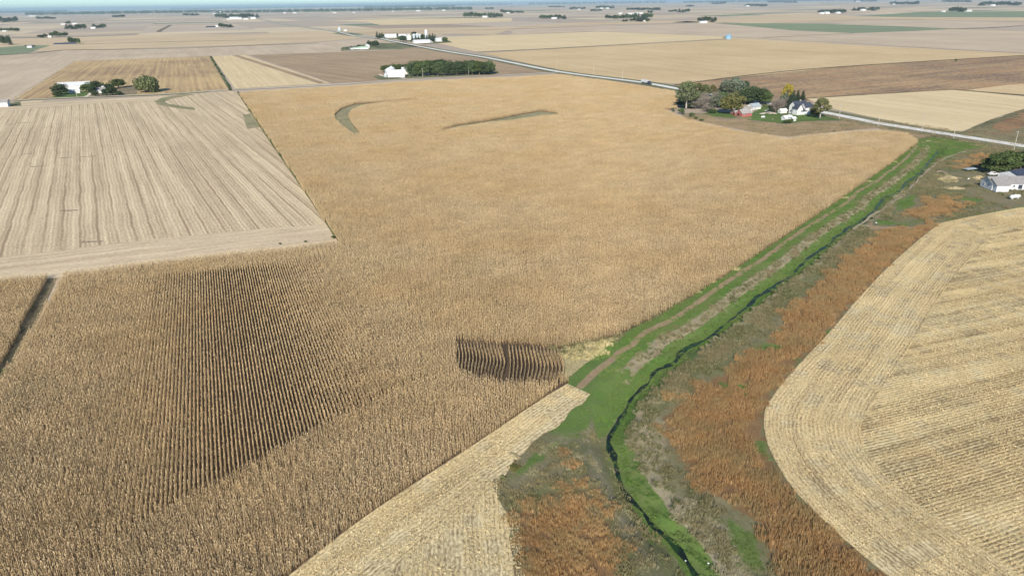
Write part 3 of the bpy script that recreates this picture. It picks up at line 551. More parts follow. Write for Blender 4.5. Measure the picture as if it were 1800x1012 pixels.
def corn_patch(k, rows, length, seed):
    r = np.random.default_rng(seed); Q, mi = [], []
    for i in range(rows):
        x0 = (i - (rows - 1) / 2) * .76
        n = int(length / .19)
        y = -length / 2 + (np.arange(n) + r.uniform(.1, .9, n)) * length / n
        keep = r.uniform(size=n) > .09; y = y[keep]; n = len(y)
        x = x0 + r.normal(0, .03, n); h = r.normal(2.0, .15, n); lean = r.normal(0, .08, (n, 2)) * np.array([.6, 1])
        # stalk
        a = r.uniform(0, 2 * np.pi, n); wx, wy = np.cos(a) * .022, np.sin(a) * .022
        top = np.stack([x + lean[:, 0] * 1.5, y + lean[:, 1] * 1.5, h], -1); bot = np.stack([x, y, 0 * x], -1); wv = np.stack([wx, wy, 0 * x], -1)
        Q.append(np.stack([bot - wv, bot + wv, top + wv * .6, top - wv * .6], 1)); mi += [1] * n
        # tassel
        tl = np.stack([r.normal(0, .08, n), r.normal(0, .08, n), r.uniform(.2, .34, n)], -1)
        Q.append(np.stack([top - wv * 1.2, top + wv * 1.2, top + tl + wv * 2.2, top + tl - wv * 2.2], 1)); mi += [0] * n
        for j in range(6):
            t = .28 + .12 * j + r.uniform(-.04, .04, n); base = bot + (top - bot) * t[:, None]
            a = r.uniform(0, 2 * np.pi, n); L = r.uniform(.14, .30, n) * (1 if j < 4 else .8)
            d = np.stack([np.cos(a) * .45, np.sin(a), 0 * a], -1); s = np.stack([-np.sin(a), np.cos(a), 0 * a], -1) * r.uniform(.024, .045, n)[:, None]
            mid = base + d * (L * .5)[:, None] + np.array([0, 0, 1.]) * (L * r.uniform(.1, .6, n))[:, None]
            tip = base + d * (L * 1.)[:, None] + np.array([0, 0, 1.]) * (-L * r.uniform(.3, 1.5, n))[:, None]
            tw = np.array([0, 0, 1.]) * r.normal(0, .02, n)[:, None]
            Q.append(np.stack([base - s * .7, base + s * .7, mid + s + tw, mid - s - tw], 1)); mi += [0] * n
            Q.append(np.stack([mid - s - tw, mid + s + tw, tip + s * .3, tip - s * .3], 1)); mi += [0] * n
    return quads_obj('corn_kind_%02d' % k, np.concatenate(Q), [M['corn_leaf'], M['corn_stalk']], mi)
CP = [corn_patch(k, 8, 6.08, 50 + k) for k in range(8)] + [corn_patch(8 + k, 1, 1.52, 90 + k) for k in range(6)]
def corn_points(poly, az, holes=(), hscale=1.):
    a = R_(az); ry = np.array([math.sin(a), math.cos(a)]); rx = np.array([math.cos(a), -math.sin(a)]); poly = np.asarray(poly)
    U, V = poly @ rx, poly @ ry; W = 6.08
    cu = np.arange(math.floor(U.min() / W), math.ceil(U.max() / W)) * W + W / 2; cv = np.arange(math.floor(V.min() / W), math.ceil(V.max() / W)) * W + W / 2
    CU, CV = [q.ravel() for q in np.meshgrid(cu, cv)]
    w = lambda u, v: (u * rx[0] + v * ry[0], u * rx[1] + v * ry[1])
    def ok(u, v):
        X, Y = w(u, v); r = inside(X, Y, poly)
        for h in holes: r &= ~inside(X, Y, h)
        return r
    def seen(u, v, m=260):
        X, Y = w(u, v); q = px_of(X, Y); return (q[2] > 5) & (q[0] > -m) & (q[0] < 1800 + m) & (q[1] < 1012 + m)
    s = seen(CU, CV); CU, CV = CU[s], CV[s]
    c = np.stack([ok(CU + i * W / 2 * .98, CV + j * W / 2 * .98) for i in (-1, -.33, .33, 1) for j in (-1, -.33, .33, 1)])
    full = c.all(0); part = c.any(0) & ~full
    pu, pv = CU[full], CV[full]; n = len(pu)
    fl = RNG.integers(0, 2, n)
    out = [(pu, pv, fl * math.pi, RNG.integers(0, 8, n))]
    qu, qv = CU[part], CV[part]
    ou, ov = np.meshgrid((np.arange(8) - 3.5) * .76, (np.arange(4) - 1.5) * 1.52)
    su, sv = (qu[:, None] + ou.ravel()).ravel(), (qv[:, None] + ov.ravel()).ravel(); k = ok(su, sv); su, sv = su[k], sv[k]; n2 = len(su)
    out.append((su, sv, RNG.integers(0, 2, n2) * math.pi, 8 + RNG.integers(0, 6, n2)))
    U, V, Rr, K = [np.concatenate([o[i] for o in out]) for i in range(4)]; X, Y = w(U, V)
    sc = np.stack([np.ones(len(U)), np.ones(len(U)), (RNG.normal(1, .035, len(U)) + .05 * np.sin(X * .11) * np.sin(Y * .073 + X * .04)) * hscale], -1)
    return np.stack([X, Y, X * 0 + .03], -1), Rr - a, K, sc
def cat_pts(L): return [np.concatenate([l[i] for l in L]) for i in range(4)]
W1, W2 = dd(WWAY1), dd(WWAY2)
c_main = corn_points(CORN, NS + 1.2, [HEAD_NEAR, HEAD_TOP, BLOCK, W1, W2])
c_hn = corn_points(HEAD_NEAR, 39, [BLOCK]); c_ht = corn_points(HEAD_TOP, EW + 2)
scatter('standing_corn', CP, *cat_pts([c_main, c_hn, c_ht]), 'big field of ripe standing corn in close rows', 'corn')
scatter('standing_corn', CP, *corn_points(CORN2, NS + 2), 'standing corn beyond the dark track at the far left edge', 'corn')
# the two short blocks of wavy rows
bx, brz, bk, bs = [], [], [], []
for (x0, x1, n, yt, yb, bulge) in ((807, 881, 14, 601, 650, 6), (897, 983, 15, 606, 660, 9)):
    for i in range(n):
        f = i / (n - 1); xa = x0 + (x1 - x0) * f
        t0 = yt + (6 if x0 > 890 else 2) * f; t1 = yb + (4 * f if x0 > 890 else -8 + 14 * f ** 2)
        line = smooth_line(dd([(xa - 3, t0, 1.8), (xa + bulge * .55 * f, t0 + (t1 - t0) * .35, 1.8), (xa + bulge * f, t0 + (t1 - t0) * .65, 1.8), (xa - 2 + bulge * .3 * f, t1 + 3, 1.8)]), .7)
        for a, b in zip(line[:-1:2], line[2::2]):
            d = b - a; bx.append((*((a + b) / 2), .03)); brz.append(-math.atan2(d[0], d[1])); bk.append(8 + random.randrange(6)); bs.append((.62, 1, .95))
scatter('corn_rows', CP, bx, brz, bk, bs, 'two short blocks of wavy dark gapped corn rows near the ditch', 'corn')
# grasses
def grass_patch(k, nm, mat, size, n, hmin, hmax, wid, lean, seed):
    r = np.random.default_rng(seed); cl = r.uniform(-size / 2, size / 2, (max(4, n // 9), 2)); hc = r.uniform(.65, 1, len(cl))
    ci = r.integers(0, len(cl), n); p = cl[ci] + r.normal(0, .16, (n, 2)); h = r.uniform(hmin, hmax, n) * hc[ci]
    a = r.uniform(0, 2 * np.pi, n); d = np.stack([np.cos(a), np.sin(a), 0 * a], -1) * (h * r.uniform(.05, lean, n))[:, None]; b = r.uniform(0, np.pi, n)
    s = np.stack([np.cos(b), np.sin(b), 0 * b], -1) * (wid * r.uniform(.5, 1.2, n))[:, None]
    bot = np.concatenate([p, np.zeros((n, 1))], 1); mid = bot + d * .35 + np.stack([0 * h, 0 * h, h * .6], -1); top = bot + d + np.stack([0 * h, 0 * h, h], -1)
    return quads_obj('%s_kind_%02d' % (nm, k), np.concatenate([np.stack([bot - s * .7, bot + s * .7, mid + s, mid - s], 1), np.stack([mid - s, mid + s, top + s * .25, top - s * .25], 1)]), [mat])
def cover(name, key, thr, nm, mat, size, n, hmin, hmax, wid, lean, label, cat, thin=None, step=None):
    pr = [grass_patch(k, nm, mat, size, n, hmin, hmax, wid, lean, 300 + k + len(name)) for k in range(5)]
    st = step or size * .8; X, Y = np.meshgrid(np.arange(-30, 330, st), np.arange(62, 440 if key != 'farm' else 560, st)); X = X.ravel() + RNG.uniform(-.4, .4, X.size) * st; Y = Y.ravel() + RNG.uniform(-.4, .4, X.size) * st
    q = px_of(X, Y); s = (q[0] > -50) & (q[0] < 1900) & (q[1] < 1110); X, Y = X[s], Y[s]
    ix = np.clip(np.searchsorted(gx, X), 0, nx - 1); iy = np.clip(np.searchsorted(gy, Y), 0, ny - 1)
    full = np.zeros(GX.shape); full[near] = A[key] * ((A['zone'] > .6) if key != 'farm' else 1); w = full[iy, ix]
    for o_ in (thin or []):
        t = np.zeros(GX.shape); t[near] = A[o_]; w = w * (1 - t[iy, ix])
    ns = np.sin(X * .35 + np.sin(Y * .23) * 2) * np.sin(Y * .31 + 1.7 * np.sin(X * .19)) * .22
    s = ((w + ns + RNG.uniform(-.3, .3, len(w))) > thr) & (w > .12) & (seg_dist(X, Y, RB)[1] < -.7) & ~inside(X, Y, BOTF) & ~((Y < 152) & (seg_dist(X, Y, DG)[1] < 9)); X, Y = X[s], Y[s]; Z = ZZ[iy[s], ix[s]] - .03; m = len(X)
    sc = RNG.uniform(.7, 1.25, (m, 1)) * np.ones((1, 3)); 
    return scatter(name, pr, np.stack([X, Y, Z], -1), RNG.uniform(0, 6.28, m), RNG.integers(0, 5, m), sc, label, cat)
cover('tall_grass', 'rust', .55, 'tall_grass', M['tall_grass'], 2.6, 470, .5, 1.25, .026, .16, 'rust coloured tall prairie grass between the ditch and the stubble', 'grass', ['green'])
cover('dead_grass', 'dead', .42, 'dead_grass', M['dead_grass'], 2.2, 200, .2, .55, .035, .9, 'grey matted dead grass on the ditch banks', 'grass', ['green', 'soil', 'rust'])
cover('green_grass', 'green', .5, 'green_grass', M['green_grass'], 1.8, 200, .12, .34, .03, .8, 'bright green grass along the ditch', 'grass', ['soil'])
cover('olive_weeds', 'olive', .5, 'olive_weeds', M['olive_weed'], 2.2, 180, .25, .8, .045, .7, 'olive green weeds on the stream banks', 'weeds', ['green', 'soil', 'rust'])
M['field_weed'] = leaf_mat('field_weeds_dry', (.42, .32, .205), (.28, .205, .125), (.50, .41, .28), (.25, .215, .11), hue=.05)
cover('field_weeds', 'farm', .5, 'field_weeds', M['field_weed'], 3., 130, .25, .8, .05, .7, 'tan and olive weeds around the farm with the red barn', 'weeds', ['mown'])
cover('scrub_weeds', 'zone', .82, 'scrub_weeds', M['olive_weed'], 2.2, 200, .3, .95, .035, .5, 'sparse mixed weeds over the rough ground by the ditch', 'weeds', ['green', 'soil', 'rust'])
cover('straw_weeds', 'straw', .6, 'straw_weeds', M['straw_weed'], 1.8, 150, .2, .7, .05, 1.2, 'flattened yellow straw beside the wavy corn rows', 'straw', ['soil'], step=1.2)

# stubs and chopped leaves lying on the near corn stubble
M['residue'] = leaf_mat('corn_residue', (.82, .67, .38), (.58, .44, .22), (.88, .77, .50), (.68, .53, .28), trans=0, hue=.05)
def residue_patch(k, W, seed):
    r = np.random.default_rng(seed); Q = []
    n = int(W / .16); ys = (np.arange(n) + .5) * W / n - W / 2
    for i in range(4):
        x = (i - 1.5) * .76 + r.normal(0, .03, n); y = ys + r.normal(0, .04, n); h = r.uniform(.12, .34, n); a = r.uniform(0, 6.28, n); w_ = np.stack([np.cos(a), np.sin(a), 0 * a], -1) * .02
        b = np.stack([x, y, 0 * x], -1); t = b + np.stack([r.normal(0, .05, n), r.normal(0, .05, n), h], -1); Q.append(np.stack([b - w_, b + w_, t + w_, t - w_], 1))
    m = 150; c = np.stack([r.uniform(-W / 2, W / 2, m), r.uniform(-W / 2, W / 2, m), r.uniform(.03, .14, m)], -1); a = r.normal(np.pi / 2, .8, m); L = r.uniform(.10, .38, m)[:, None]
    d = np.stack([np.cos(a), np.sin(a), r.normal(0, .25, m)], -1) * L; s_ = np.stack([-np.sin(a), np.cos(a), r.normal(0, .5, m)], -1) * r.uniform(.02, .05, m)[:, None]
    Q.append(np.stack([c - d * .5 - s_, c + d * .5 - s_, c + d * .5 + s_, c - d * .5 + s_], 1)); return quads_obj('residue_kind_%02d' % k, np.concatenate(Q), [M['residue']])
RP = [residue_patch(k, 3.04, 700 + k) for k in range(6)]
def fill(poly, az, W=3.04, ymax=300):
    a = R_(az); ry = np.array([math.sin(a), math.cos(a)]); rx = np.array([math.cos(a), -math.sin(a)]); poly = np.asarray(poly); U, V = poly @ rx, poly @ ry
    CU, CV = [q.ravel() for q in np.meshgrid(np.arange(U.min(), U.max(), W), np.arange(V.min(), V.max(), W))]; X, Y = CU * rx[0] + CV * ry[0], CU * rx[1] + CV * ry[1]
    q = px_of(X, Y); k = inside(X, Y, poly) & (Y < ymax) & (Y > 55) & (q[0] > -60) & (q[0] < 1950); X, Y = X[k], Y[k]; return X, Y, np.full(len(X), -a) + RNG.integers(0, 2, len(X)) * math.pi
def along(line, offs, W=3.04):
    d = np.gradient(line, axis=0); al = np.concatenate([[0], np.cumsum(np.hypot(*np.diff(line, axis=0).T))]); X, Y, A_ = [], [], []
    for t in np.arange(0, al[-1], W):
        p = np.array([np.interp(t, al, line[:, j]) for j in (0, 1)]); g_ = np.array([np.interp(t, al, d[:, j]) for j in (0, 1)]); g_ /= np.hypot(*g_); nr = np.array([g_[1], -g_[0]])
        if p[1] > 300: break
        for o_ in offs:
            q = p + nr * o_; X.append(q[0]); Y.append(q[1]); A_.append(-math.atan2(g_[0], g_[1]))
    return np.array(X), np.array(Y), np.array(A_)
IN18 = RB + np.stack([dR[:, 1], -dR[:, 0]], 1) * 19.
rs = [fill([tuple(p) for p in IN18[::4]] + [tuple(P(2300, 330)), tuple(P(2600, 1250))], 70.8), along(RB, [1.6, 4.6, 7.7, 10.7, 13.8, 16.8]), along(DG, [1.4, 4.4]), fill(BOTF, -3)]
rX, rY, rA = [np.concatenate([q[i] for q in rs]) for i in range(3)]
rv = rX * math.sin(R_(-19.2)) + rY * math.cos(R_(-19.2)); rk = RNG.uniform(0, 1, len(rX)) > .12 + .4 * (np.sin(rv * .52 + np.sin(rv * .23) * 2) > .35)
rX, rY, rA = rX[rk], rY[rk], rA[rk]
scatter('stubble_residue', RP, np.stack([rX, rY, rX * 0 + .11], -1), rA, RNG.integers(0, 6, len(rX)), np.ones((len(rX), 3)), 'cut corn stalks and chopped leaves on the near stubble', 'crop residue')
# ------------------------------------------------------------------ trees
M['bark'] = plain('bark', (.20, .165, .13), .9, .1, .2); M['pale_bark'] = plain('pale_bark', (.46, .42, .36), .9, .1, .2)
def crown_mat(name, a, b, c):
    N = NT(name, .75, .2); v = N.pos(); f = N.mr(N.noise(v, .55, 3, .6), .35, .65); w = N.white(N.n('ShaderNodeVectorMath', {0: v, 1: (.6, .6, .6)}, operation='SNAP'))
    r = N.rnd(); col = N.mix(f, a, b); col = N.mix(N.mr(w, .6, 1, 0, .7), col, c)
    col = N.n('ShaderNodeHueSaturation', {'Hue': N.mr(r, 0, 1, .485, .515), 'Saturation': N.mr(r, 0, 1, 1.05, .85), 'Value': N.mr(r, 0, 1, .85, 1.2), 'Color': col}); N.done(col)
    tr = N.t.nodes.new('ShaderNodeBsdfTranslucent'); N.t.links.new(col, tr.inputs[0]); mx = N.t.nodes.new('ShaderNodeMixShader'); mx.inputs[0].default_value = .15
    N.t.links.new(N.b.outputs[0], mx.inputs[1]); N.t.links.new(tr.outputs[0], mx.inputs[2]); N.t.links.new(mx.outputs[0], N.t.nodes['Material Output'].inputs[0])
    return N.m
CM = {'green': crown_mat('leafy_green', (0.098, 0.140, 0.039), (0.058, 0.091, 0.028), (0.156, 0.195, 0.055)),
      'dark': crown_mat('leafy_dark', (0.058, 0.091, 0.033), (0.039, 0.061, 0.024), (0.098, 0.128, 0.044)),
      'willow': crown_mat('leafy_willow', (0.163, 0.189, 0.072), (0.104, 0.128, 0.050), (0.221, 0.244, 0.099)),
      'silver': crown_mat('leafy_silver', (0.169, 0.201, 0.127), (0.111, 0.140, 0.088), (0.286, 0.305, 0.209)),
      'olive': crown_mat('leafy_olive', (0.182, 0.177, 0.050), (0.117, 0.122, 0.039), (0.260, 0.232, 0.077)),
      'yellow': crown_mat('leafy_yellow', (0.468, 0.378, 0.050), (0.312, 0.293, 0.044), (0.585, 0.439, 0.066)),
      'spruce': crown_mat('spruce_needles', (0.058, 0.091, 0.050), (0.036, 0.061, 0.037), (0.091, 0.128, 0.077)),
      'bare': crown_mat('bare_twigs', (0.338, 0.287, 0.231), (0.247, 0.207, 0.165), (0.442, 0.378, 0.308))}
def crown_quads(r, centers, radii, n, leaf, flat=.75, shell=.55, droop=0.):
    k = r.integers(0, len(centers), n); d = r.normal(size=(n, 3)); d /= np.linalg.norm(d, axis=1)[:, None]
    rad = (shell + (1 - shell) * r.uniform(size=n) ** .6)[:, None]; c = np.asarray(centers)[k] + d * np.asarray(radii)[k] * rad
    if droop: c[:, 2] -= droop * r.uniform(0, 1, n)
    nrm = d + r.normal(0, .55, (n, 3)); nrm /= np.linalg.norm(nrm, axis=1)[:, None]
    t = np.cross(nrm, r.normal(size=(n, 3))); t /= np.linalg.norm(t, axis=1)[:, None]; b = np.cross(nrm, t)
    s = (leaf * r.uniform(.5, 1.3, n))[:, None]; t = t * s; b = b * s * flat
    if droop: b = b + np.array([0, 0, 1.]) * s * .8
    bend = nrm * s * .35
    return np.stack([c - t - b * .6, c + t * .7 - b + bend * .3, c + t + b * .7, c - t * .8 + b - bend], 1)
def tree_kind(kind, seed):
    """returns (trunk mesh object data, crown data) for a unit-ish tree; sizes in metres"""
    r = np.random.default_rng(seed); tb = MB()
    if kind in ('round', 'open', 'willow', 'bush'):
        h, R = {'round': (12, 5.), 'open': (17, 5.6), 'willow': (17, 8.5), 'bush': (3., 1.7)}[kind]
        nl = {'round': 13, 'open': 26, 'willow': 20, 'bush': 9}[kind]; C, Rr = [], []
        z0 = {'round': .50, 'open': .66, 'willow': .52, 'bush': .45}[kind]
        for i in range(nl):
            a = i * 2.4 + r.uniform(-.4, .4); q = math.sqrt((i + .5) / nl) * .72; z = h * (z0 + .30 * (1 - q * 1.3) + r.uniform(-.14, .12)) if kind != 'open' else h * (.42 + .5 * ((i * .618) % 1) * (1 - q * .3))
            C.append((math.cos(a) * R * q, math.sin(a) * R * q, z)); f = r.uniform(.30, .46) * (1 if kind != 'open' else .66)
            Rr.append((R * f, R * f, R * f * r.uniform(.75, 1.05)))
        if kind == 'open':
            C, Rr = [], []
            for i in range(nl):
                t = (i + .5) / nl; a = i * 2.4 + r.uniform(-.4, .4); q = R * .78 * math.sin(math.pi * (.18 + .76 * t)) * r.uniform(.55, 1.1); f = R * r.uniform(.2, .34)
                C.append((math.cos(a) * q, math.sin(a) * q, h * (.36 + .56 * t))); Rr.append((f, f, f * .9))
        if kind == 'willow':
            for i in range(12): a = i * .53; C.append((math.cos(a) * R * .72, math.sin(a) * R * .72, h * r.uniform(.2, .42))); Rr.append((R * .26, R * .26, R * .38))
        if kind == 'round':
            for i in range(7): a = i * .9; C.append((math.cos(a) * R * .55, math.sin(a) * R * .55, h * r.uniform(.28, .4))); Rr.append((R * .36, R * .36, R * .3))
        tr = (h * .028 + .05) * (.62 if kind == 'open' else 1)
        tb.tube([(0, 0, -.2), (.05, 0, h * .15), (.2, .1, h * .4), (.1, .3, h * .62)], [tr * 1.35, tr, tr * .8, tr * .4], 8)
        for c in C[:nl]: 
            st = (.1, .1, h * (.25 + .15 * r.uniform())); m = tuple((st[i] + c[i]) / 2 + (0, 0, -.02 * h)[i] for i in range(3)); tb.tube([st, m, c], [tr * .5, tr * .3, tr * .1], 5)
        n = {'round': 3600, 'open': 4600, 'willow': 5200, 'bush': 900}[kind]; leaf = {'round': .30, 'open': .25, 'willow': .42, 'bush': .16}[kind]
        Q = crown_quads(r, C, Rr, n, leaf, droop=1.2 if kind == 'willow' else 0)
    elif kind == 'spruce':
        h = 13; tb.tube([(0, 0, -.2), (0, 0, h * .5), (0, 0, h * .96)], [.26, .16, .04], 7); Q = []
        n = 2600; t = r.uniform(0, 1, n) ** .7; t = np.round(t * 16) / 16 + r.uniform(-.012, .012, n); t = np.clip(t, .02, 1); rr = (2.9 * t) * r.uniform(.35, 1., n); a = r.uniform(0, 6.28, n) 
        rr *= .85 + .2 * np.sin(a * 5 + np.round(t * 16) * 2.1)
        c = np.stack([np.cos(a) * rr, np.sin(a) * rr, h * (1 - t * .93) - rr * .28], -1)
        d = np.stack([np.cos(a), np.sin(a), -.35 + 0 * a], -1); s = np.stack([-np.sin(a), np.cos(a), r.normal(0, .35, n)], -1); L = r.uniform(.35, .8, n)[:, None]
        Q = np.stack([c - s * L * .4, c + s * L * .4, c + d * L + s * .1, c + d * L - s * .1], 1)
    else:   # bare
        h = 11; tb.tube([(0, 0, -.2), (.1, 0, 2.5), (.3, .2, 6)], [.3, .24, .12], 7); Q = []
        for i in range(26):
            a = r.uniform(0, 6.28); z = r.uniform(1.5, 5.); rad = r.uniform(1.5, 4.6); e = (math.cos(a) * rad, math.sin(a) * rad, z + r.uniform(2.5, 6.0)); m = tuple(x * .5 for x in e[:2]) + (z + (e[2] - z) * .65,)
            tb.tube([(.1, 0, z), m, e], [.10, .06, .02], 4)
            n = 130; t = r.uniform(.25, 1.1, n)[:, None]; c = np.array((.1, 0, z)) * (1 - t) + np.array(e) * t + r.normal(0, .35, (n, 3)); d = r.normal(size=(n, 3)) * .5 + np.array([0, 0, .5]); s = np.cross(d, r.normal(size=(n, 3))); s /= np.linalg.norm(s, axis=1)[:, None]; s *= .022
            Q.append(np.stack([c - s, c + s, c + d + s * .5, c + d - s * .5], 1))
        Q = np.concatenate(Q)
    top = float(np.asarray(Q)[..., 2].max()); wid = float(np.percentile(np.abs(np.asarray(Q)[..., 0]), 99) * 2)
    return tb, Q, top, wid
TK = {}
for kd, seeds in {'round': (1, 2, 3, 4), 'open': (5, 6), 'willow': (7,), 'bush': (8, 9), 'spruce': (10, 11), 'bare': (12, 13)}.items():
    TK[kd] = [tree_kind(kd, s * 11) for s in seeds]
TDATA = {}
def tree(px, py, wpx, hpx, kind='round', col='green', label='', cat='tree', group=None, name=None, v=None, xy=None, bark='bark'):
    """trunk foot at photo pixel (px,py), overall width and height in photo pixels"""
    v = random.randrange(len(TK[kind])) if v is None else v; tb, Q, top, wid = TK[kind][v]
    g = P(px, py) if xy is None else xy; k = ppm(px, py)
    t_ = (py - 506) / F_PX; dep = math.atan2(math.sin(PITCH) + t_ * math.cos(PITCH), math.cos(PITCH) - t_ * math.sin(PITCH))
    sw = wpx / k / wid; sh = max(.3, (hpx / k - .5 * wpx / k * math.sin(dep)) / math.cos(dep)) / top
    nm = name or ('bush' if kind == 'bush' else {'spruce': 'spruce_tree', 'willow': 'willow_tree', 'bare': 'bare_tree'}.get(kind, 'leafy_tree'))
    e = empty(nm, (g[0], g[1], .1), random.uniform(0, 6.28), label, cat, group); e.scale = (sw, sw, sh)
    key = (kind, v, col, bark)
    if key not in TDATA:
        a = tb.ob('trunk', M[bark], smooth=True, do_link=False); b = quads_obj('crown', Q, [CM[col]]); TDATA[key] = (a, b)
        link(a, e); link(b, e)
    else:
        for o in TDATA[key]:
            c = o.copy(); link(c, e)
    return e

# ------------------------------------------------------------------ buildings
BM = {'white': plain('white_siding', (.66, .66, .645), .6, .3, .04), 'whiteroof': plain('white_metal_roof', (.68, .69, .70), .45, .5, .03), 'grey': plain('grey_shingle_roof', (.27, .26, .25), .85, .2, .15),
      'lgrey': plain('pale_grey_siding', (.62, .63, .64), .6, .3, .05), 'dark': plain('dark_slate_roof', (.055, .065, .09), .6, .3, .15), 'navy': plain('dark_metal_roof', (.05, .055, .08), .4, .5, .08),
      'red': plain('barn_red', (.40, .12, .11), .8, .2, .18), 'wood': plain('weathered_shingle', (.33, .31, .29), .9, .1, .25), 'glass': plain('window_glass', (.05, .06, .08), .1, .6, .1),
      'steel': plain('galvanised_steel', (.50, .56, .58), .4, .5, .08, .3), 'concrete': plain('silo_concrete', (.62, .66, .70), .8, .2, .06), 'green': plain('pale_green_roof', (.40, .58, .42), .5, .3, .05),
      'tan': plain('tan_siding', (.45, .40, .33), .7, .2, .08), 'black': plain('dark_opening', (.02, .02, .02), .9, .1, .1), 'blue': plain('blue_steel', (.22, .36, .48), .5, .4, .08), 'doorgrey': plain('door_grey', (.50, .51, .52), .6, .3, .05)}
def building(px, py, w, l, h, rise, label, cat='shed', az=NS, wall='white', roof='whiteroof', name='shed', doors=(), windows=(), chimney=None, ext=None, xy=None, hip=False, over=.4, group=None, z=.1):
    """ridge along local Y, width w along X; local axes turned to the azimuth az.  openings: (side, along, width, height, z0, material)"""
    g = P(px, py) if xy is None else xy
    e = empty(name, (g[0], g[1], z), -R_(az), label, cat, group)
    def shell(parent, w, l, h, rise, cx=0, cy=0, rot=0, nm=('wall', 'roof')):
        c, s = (1, 0) if not rot else (0, 1)
        T = lambda p: (cx + p[0] * c - p[1] * s, cy + p[0] * s + p[1] * c, p[2])
        b = MB(); a, d = w / 2, l / 2
        b.v = [T(p) for p in [(-a, -d, 0), (a, -d, 0), (a, d, 0), (-a, d, 0), (-a, -d, h), (a, -d, h), (a, d, h), (-a, d, h), (0, -d, h + rise), (0, d, h + rise)]]
        b.f = [(0, 1, 5, 8, 4), (1, 2, 6, 5), (2, 3, 7, 9, 6), (3, 0, 4, 7)]
        b.ob(nm[0], BM[wall], parent)
        ro = MB(); k = rise / a; o_ = over; t = .18
        if hip:
            hp = min(d, a) ; ro.add([T(p) for p in [(-a - o_, -d - o_, h), (a + o_, -d - o_, h), (a + o_, d + o_, h), (-a - o_, d + o_, h), (0, -d + hp, h + rise), (0, d - hp, h + rise)]], [(0, 1, 4), (1, 2, 5, 4), (2, 3, 5), (3, 0, 4, 5), (0, 3, 2, 1)])
        else:
            for sg in (-1, 1):
                x0, z0, x1, z1 = sg * (a + o_), h - k * o_ + .02, 0, h + rise + .02
                ro.add([T(p) for p in [(x0, -d - o_, z0), (x0, d + o_, z0), (x1, d + o_, z1), (x1, -d - o_, z1), (x0, -d - o_, z0 + t), (x0, d + o_, z0 + t), (x1, d + o_, z1 + t), (x1, -d - o_, z1 + t)]],
                       [(0, 1, 2, 3), (7, 6, 5, 4), (0, 4, 5, 1), (0, 3, 7, 4), (1, 5, 6, 2)] if sg > 0 else [(3, 2, 1, 0), (4, 5, 6, 7), (1, 5, 4, 0), (4, 7, 3, 0), (2, 6, 5, 1)])
        return ro.ob(nm[1], BM[roof], parent)
    rf = shell(e, w, l, h, rise)
    def opening(nm, sp):
        side, al, ww, hh, z0, mt = sp; b = MB(); t = .06; a, d = w / 2, l / 2
        if side in 'fb':
            y = -d if side == 'f' else d; b.box(al - ww / 2, y - t, z0, al + ww / 2, y + t, z0 + hh)
        else:
            x = -a if side == 'l' else a; b.box(x - t, al - ww / 2, z0, x + t, al + ww / 2, z0 + hh)
        o = b.ob(nm, BM[mt], e)
        if nm == 'window' and ww < 2.2:
            f = MB(); u = .09; t2 = .09
            for (p0, p1, q0, q1) in ((al - ww / 2 - u, al + ww / 2 + u, z0 + hh, z0 + hh + u), (al - ww / 2 - u, al + ww / 2 + u, z0 - u, z0), (al - ww / 2 - u, al - ww / 2, z0, z0 + hh), (al + ww / 2, al + ww / 2 + u, z0, z0 + hh)):
                if side in 'fb': f.box(p0, (-d if side == 'f' else d) - t2, q0, p1, (-d if side == 'f' else d) + t2, q1)
                else: f.box((-a if side == 'l' else a) - t2, p0, q0, (-a if side == 'l' else a) + t2, p1, q1)
            f.ob('frame', BM['white'], o)
    for s_ in doors: opening('door', s_)
    for s_ in windows: opening('window', s_)
    if chimney: b = MB(); b.box(chimney[0] - .4, chimney[1] - .4, h * .8, chimney[0] + .4, chimney[1] + .4, h + rise + 1.); b.ob('chimney', BM['tan'], rf)
    for x_ in (ext or []): shell(e, *x_)
    return e
def grain_bin(px, py, r_, h, label, xy=None, mat='steel', dome=False, group=None, name='grain_bin'):
    g = P(px, py) if xy is None else xy; e = empty(name, (g[0], g[1], .1), 0, label, 'silo' if dome else 'grain bin', group)
    prof = [(r_, 0)] + [(r_ * (1.0 if i % 2 else 1.012), h * i / 16) for i in range(1, 17)]
    MB().lathe(prof, 24).ob('wall', BM[mat], e, smooth=True)
    if dome: MB().lathe([(r_ * 1.04, h)] + [(r_ * math.cos(t) * 1.04 + .01, h + r_ * math.sin(t) * 1.0) for t in (.2, .5, .8, 1.1, 1.35, 1.56)], 24).ob('roof', BM['whiteroof'], e, smooth=True)
    else: MB().lathe([(r_ * 1.05, h - .05), (r_ * .15, h + r_ * .55), (.3, h + r_ * .65), (.01, h + r_ * .66)], 24).ob('roof', BM['whiteroof' if mat != 'blue' else 'blue'], e)
    return e
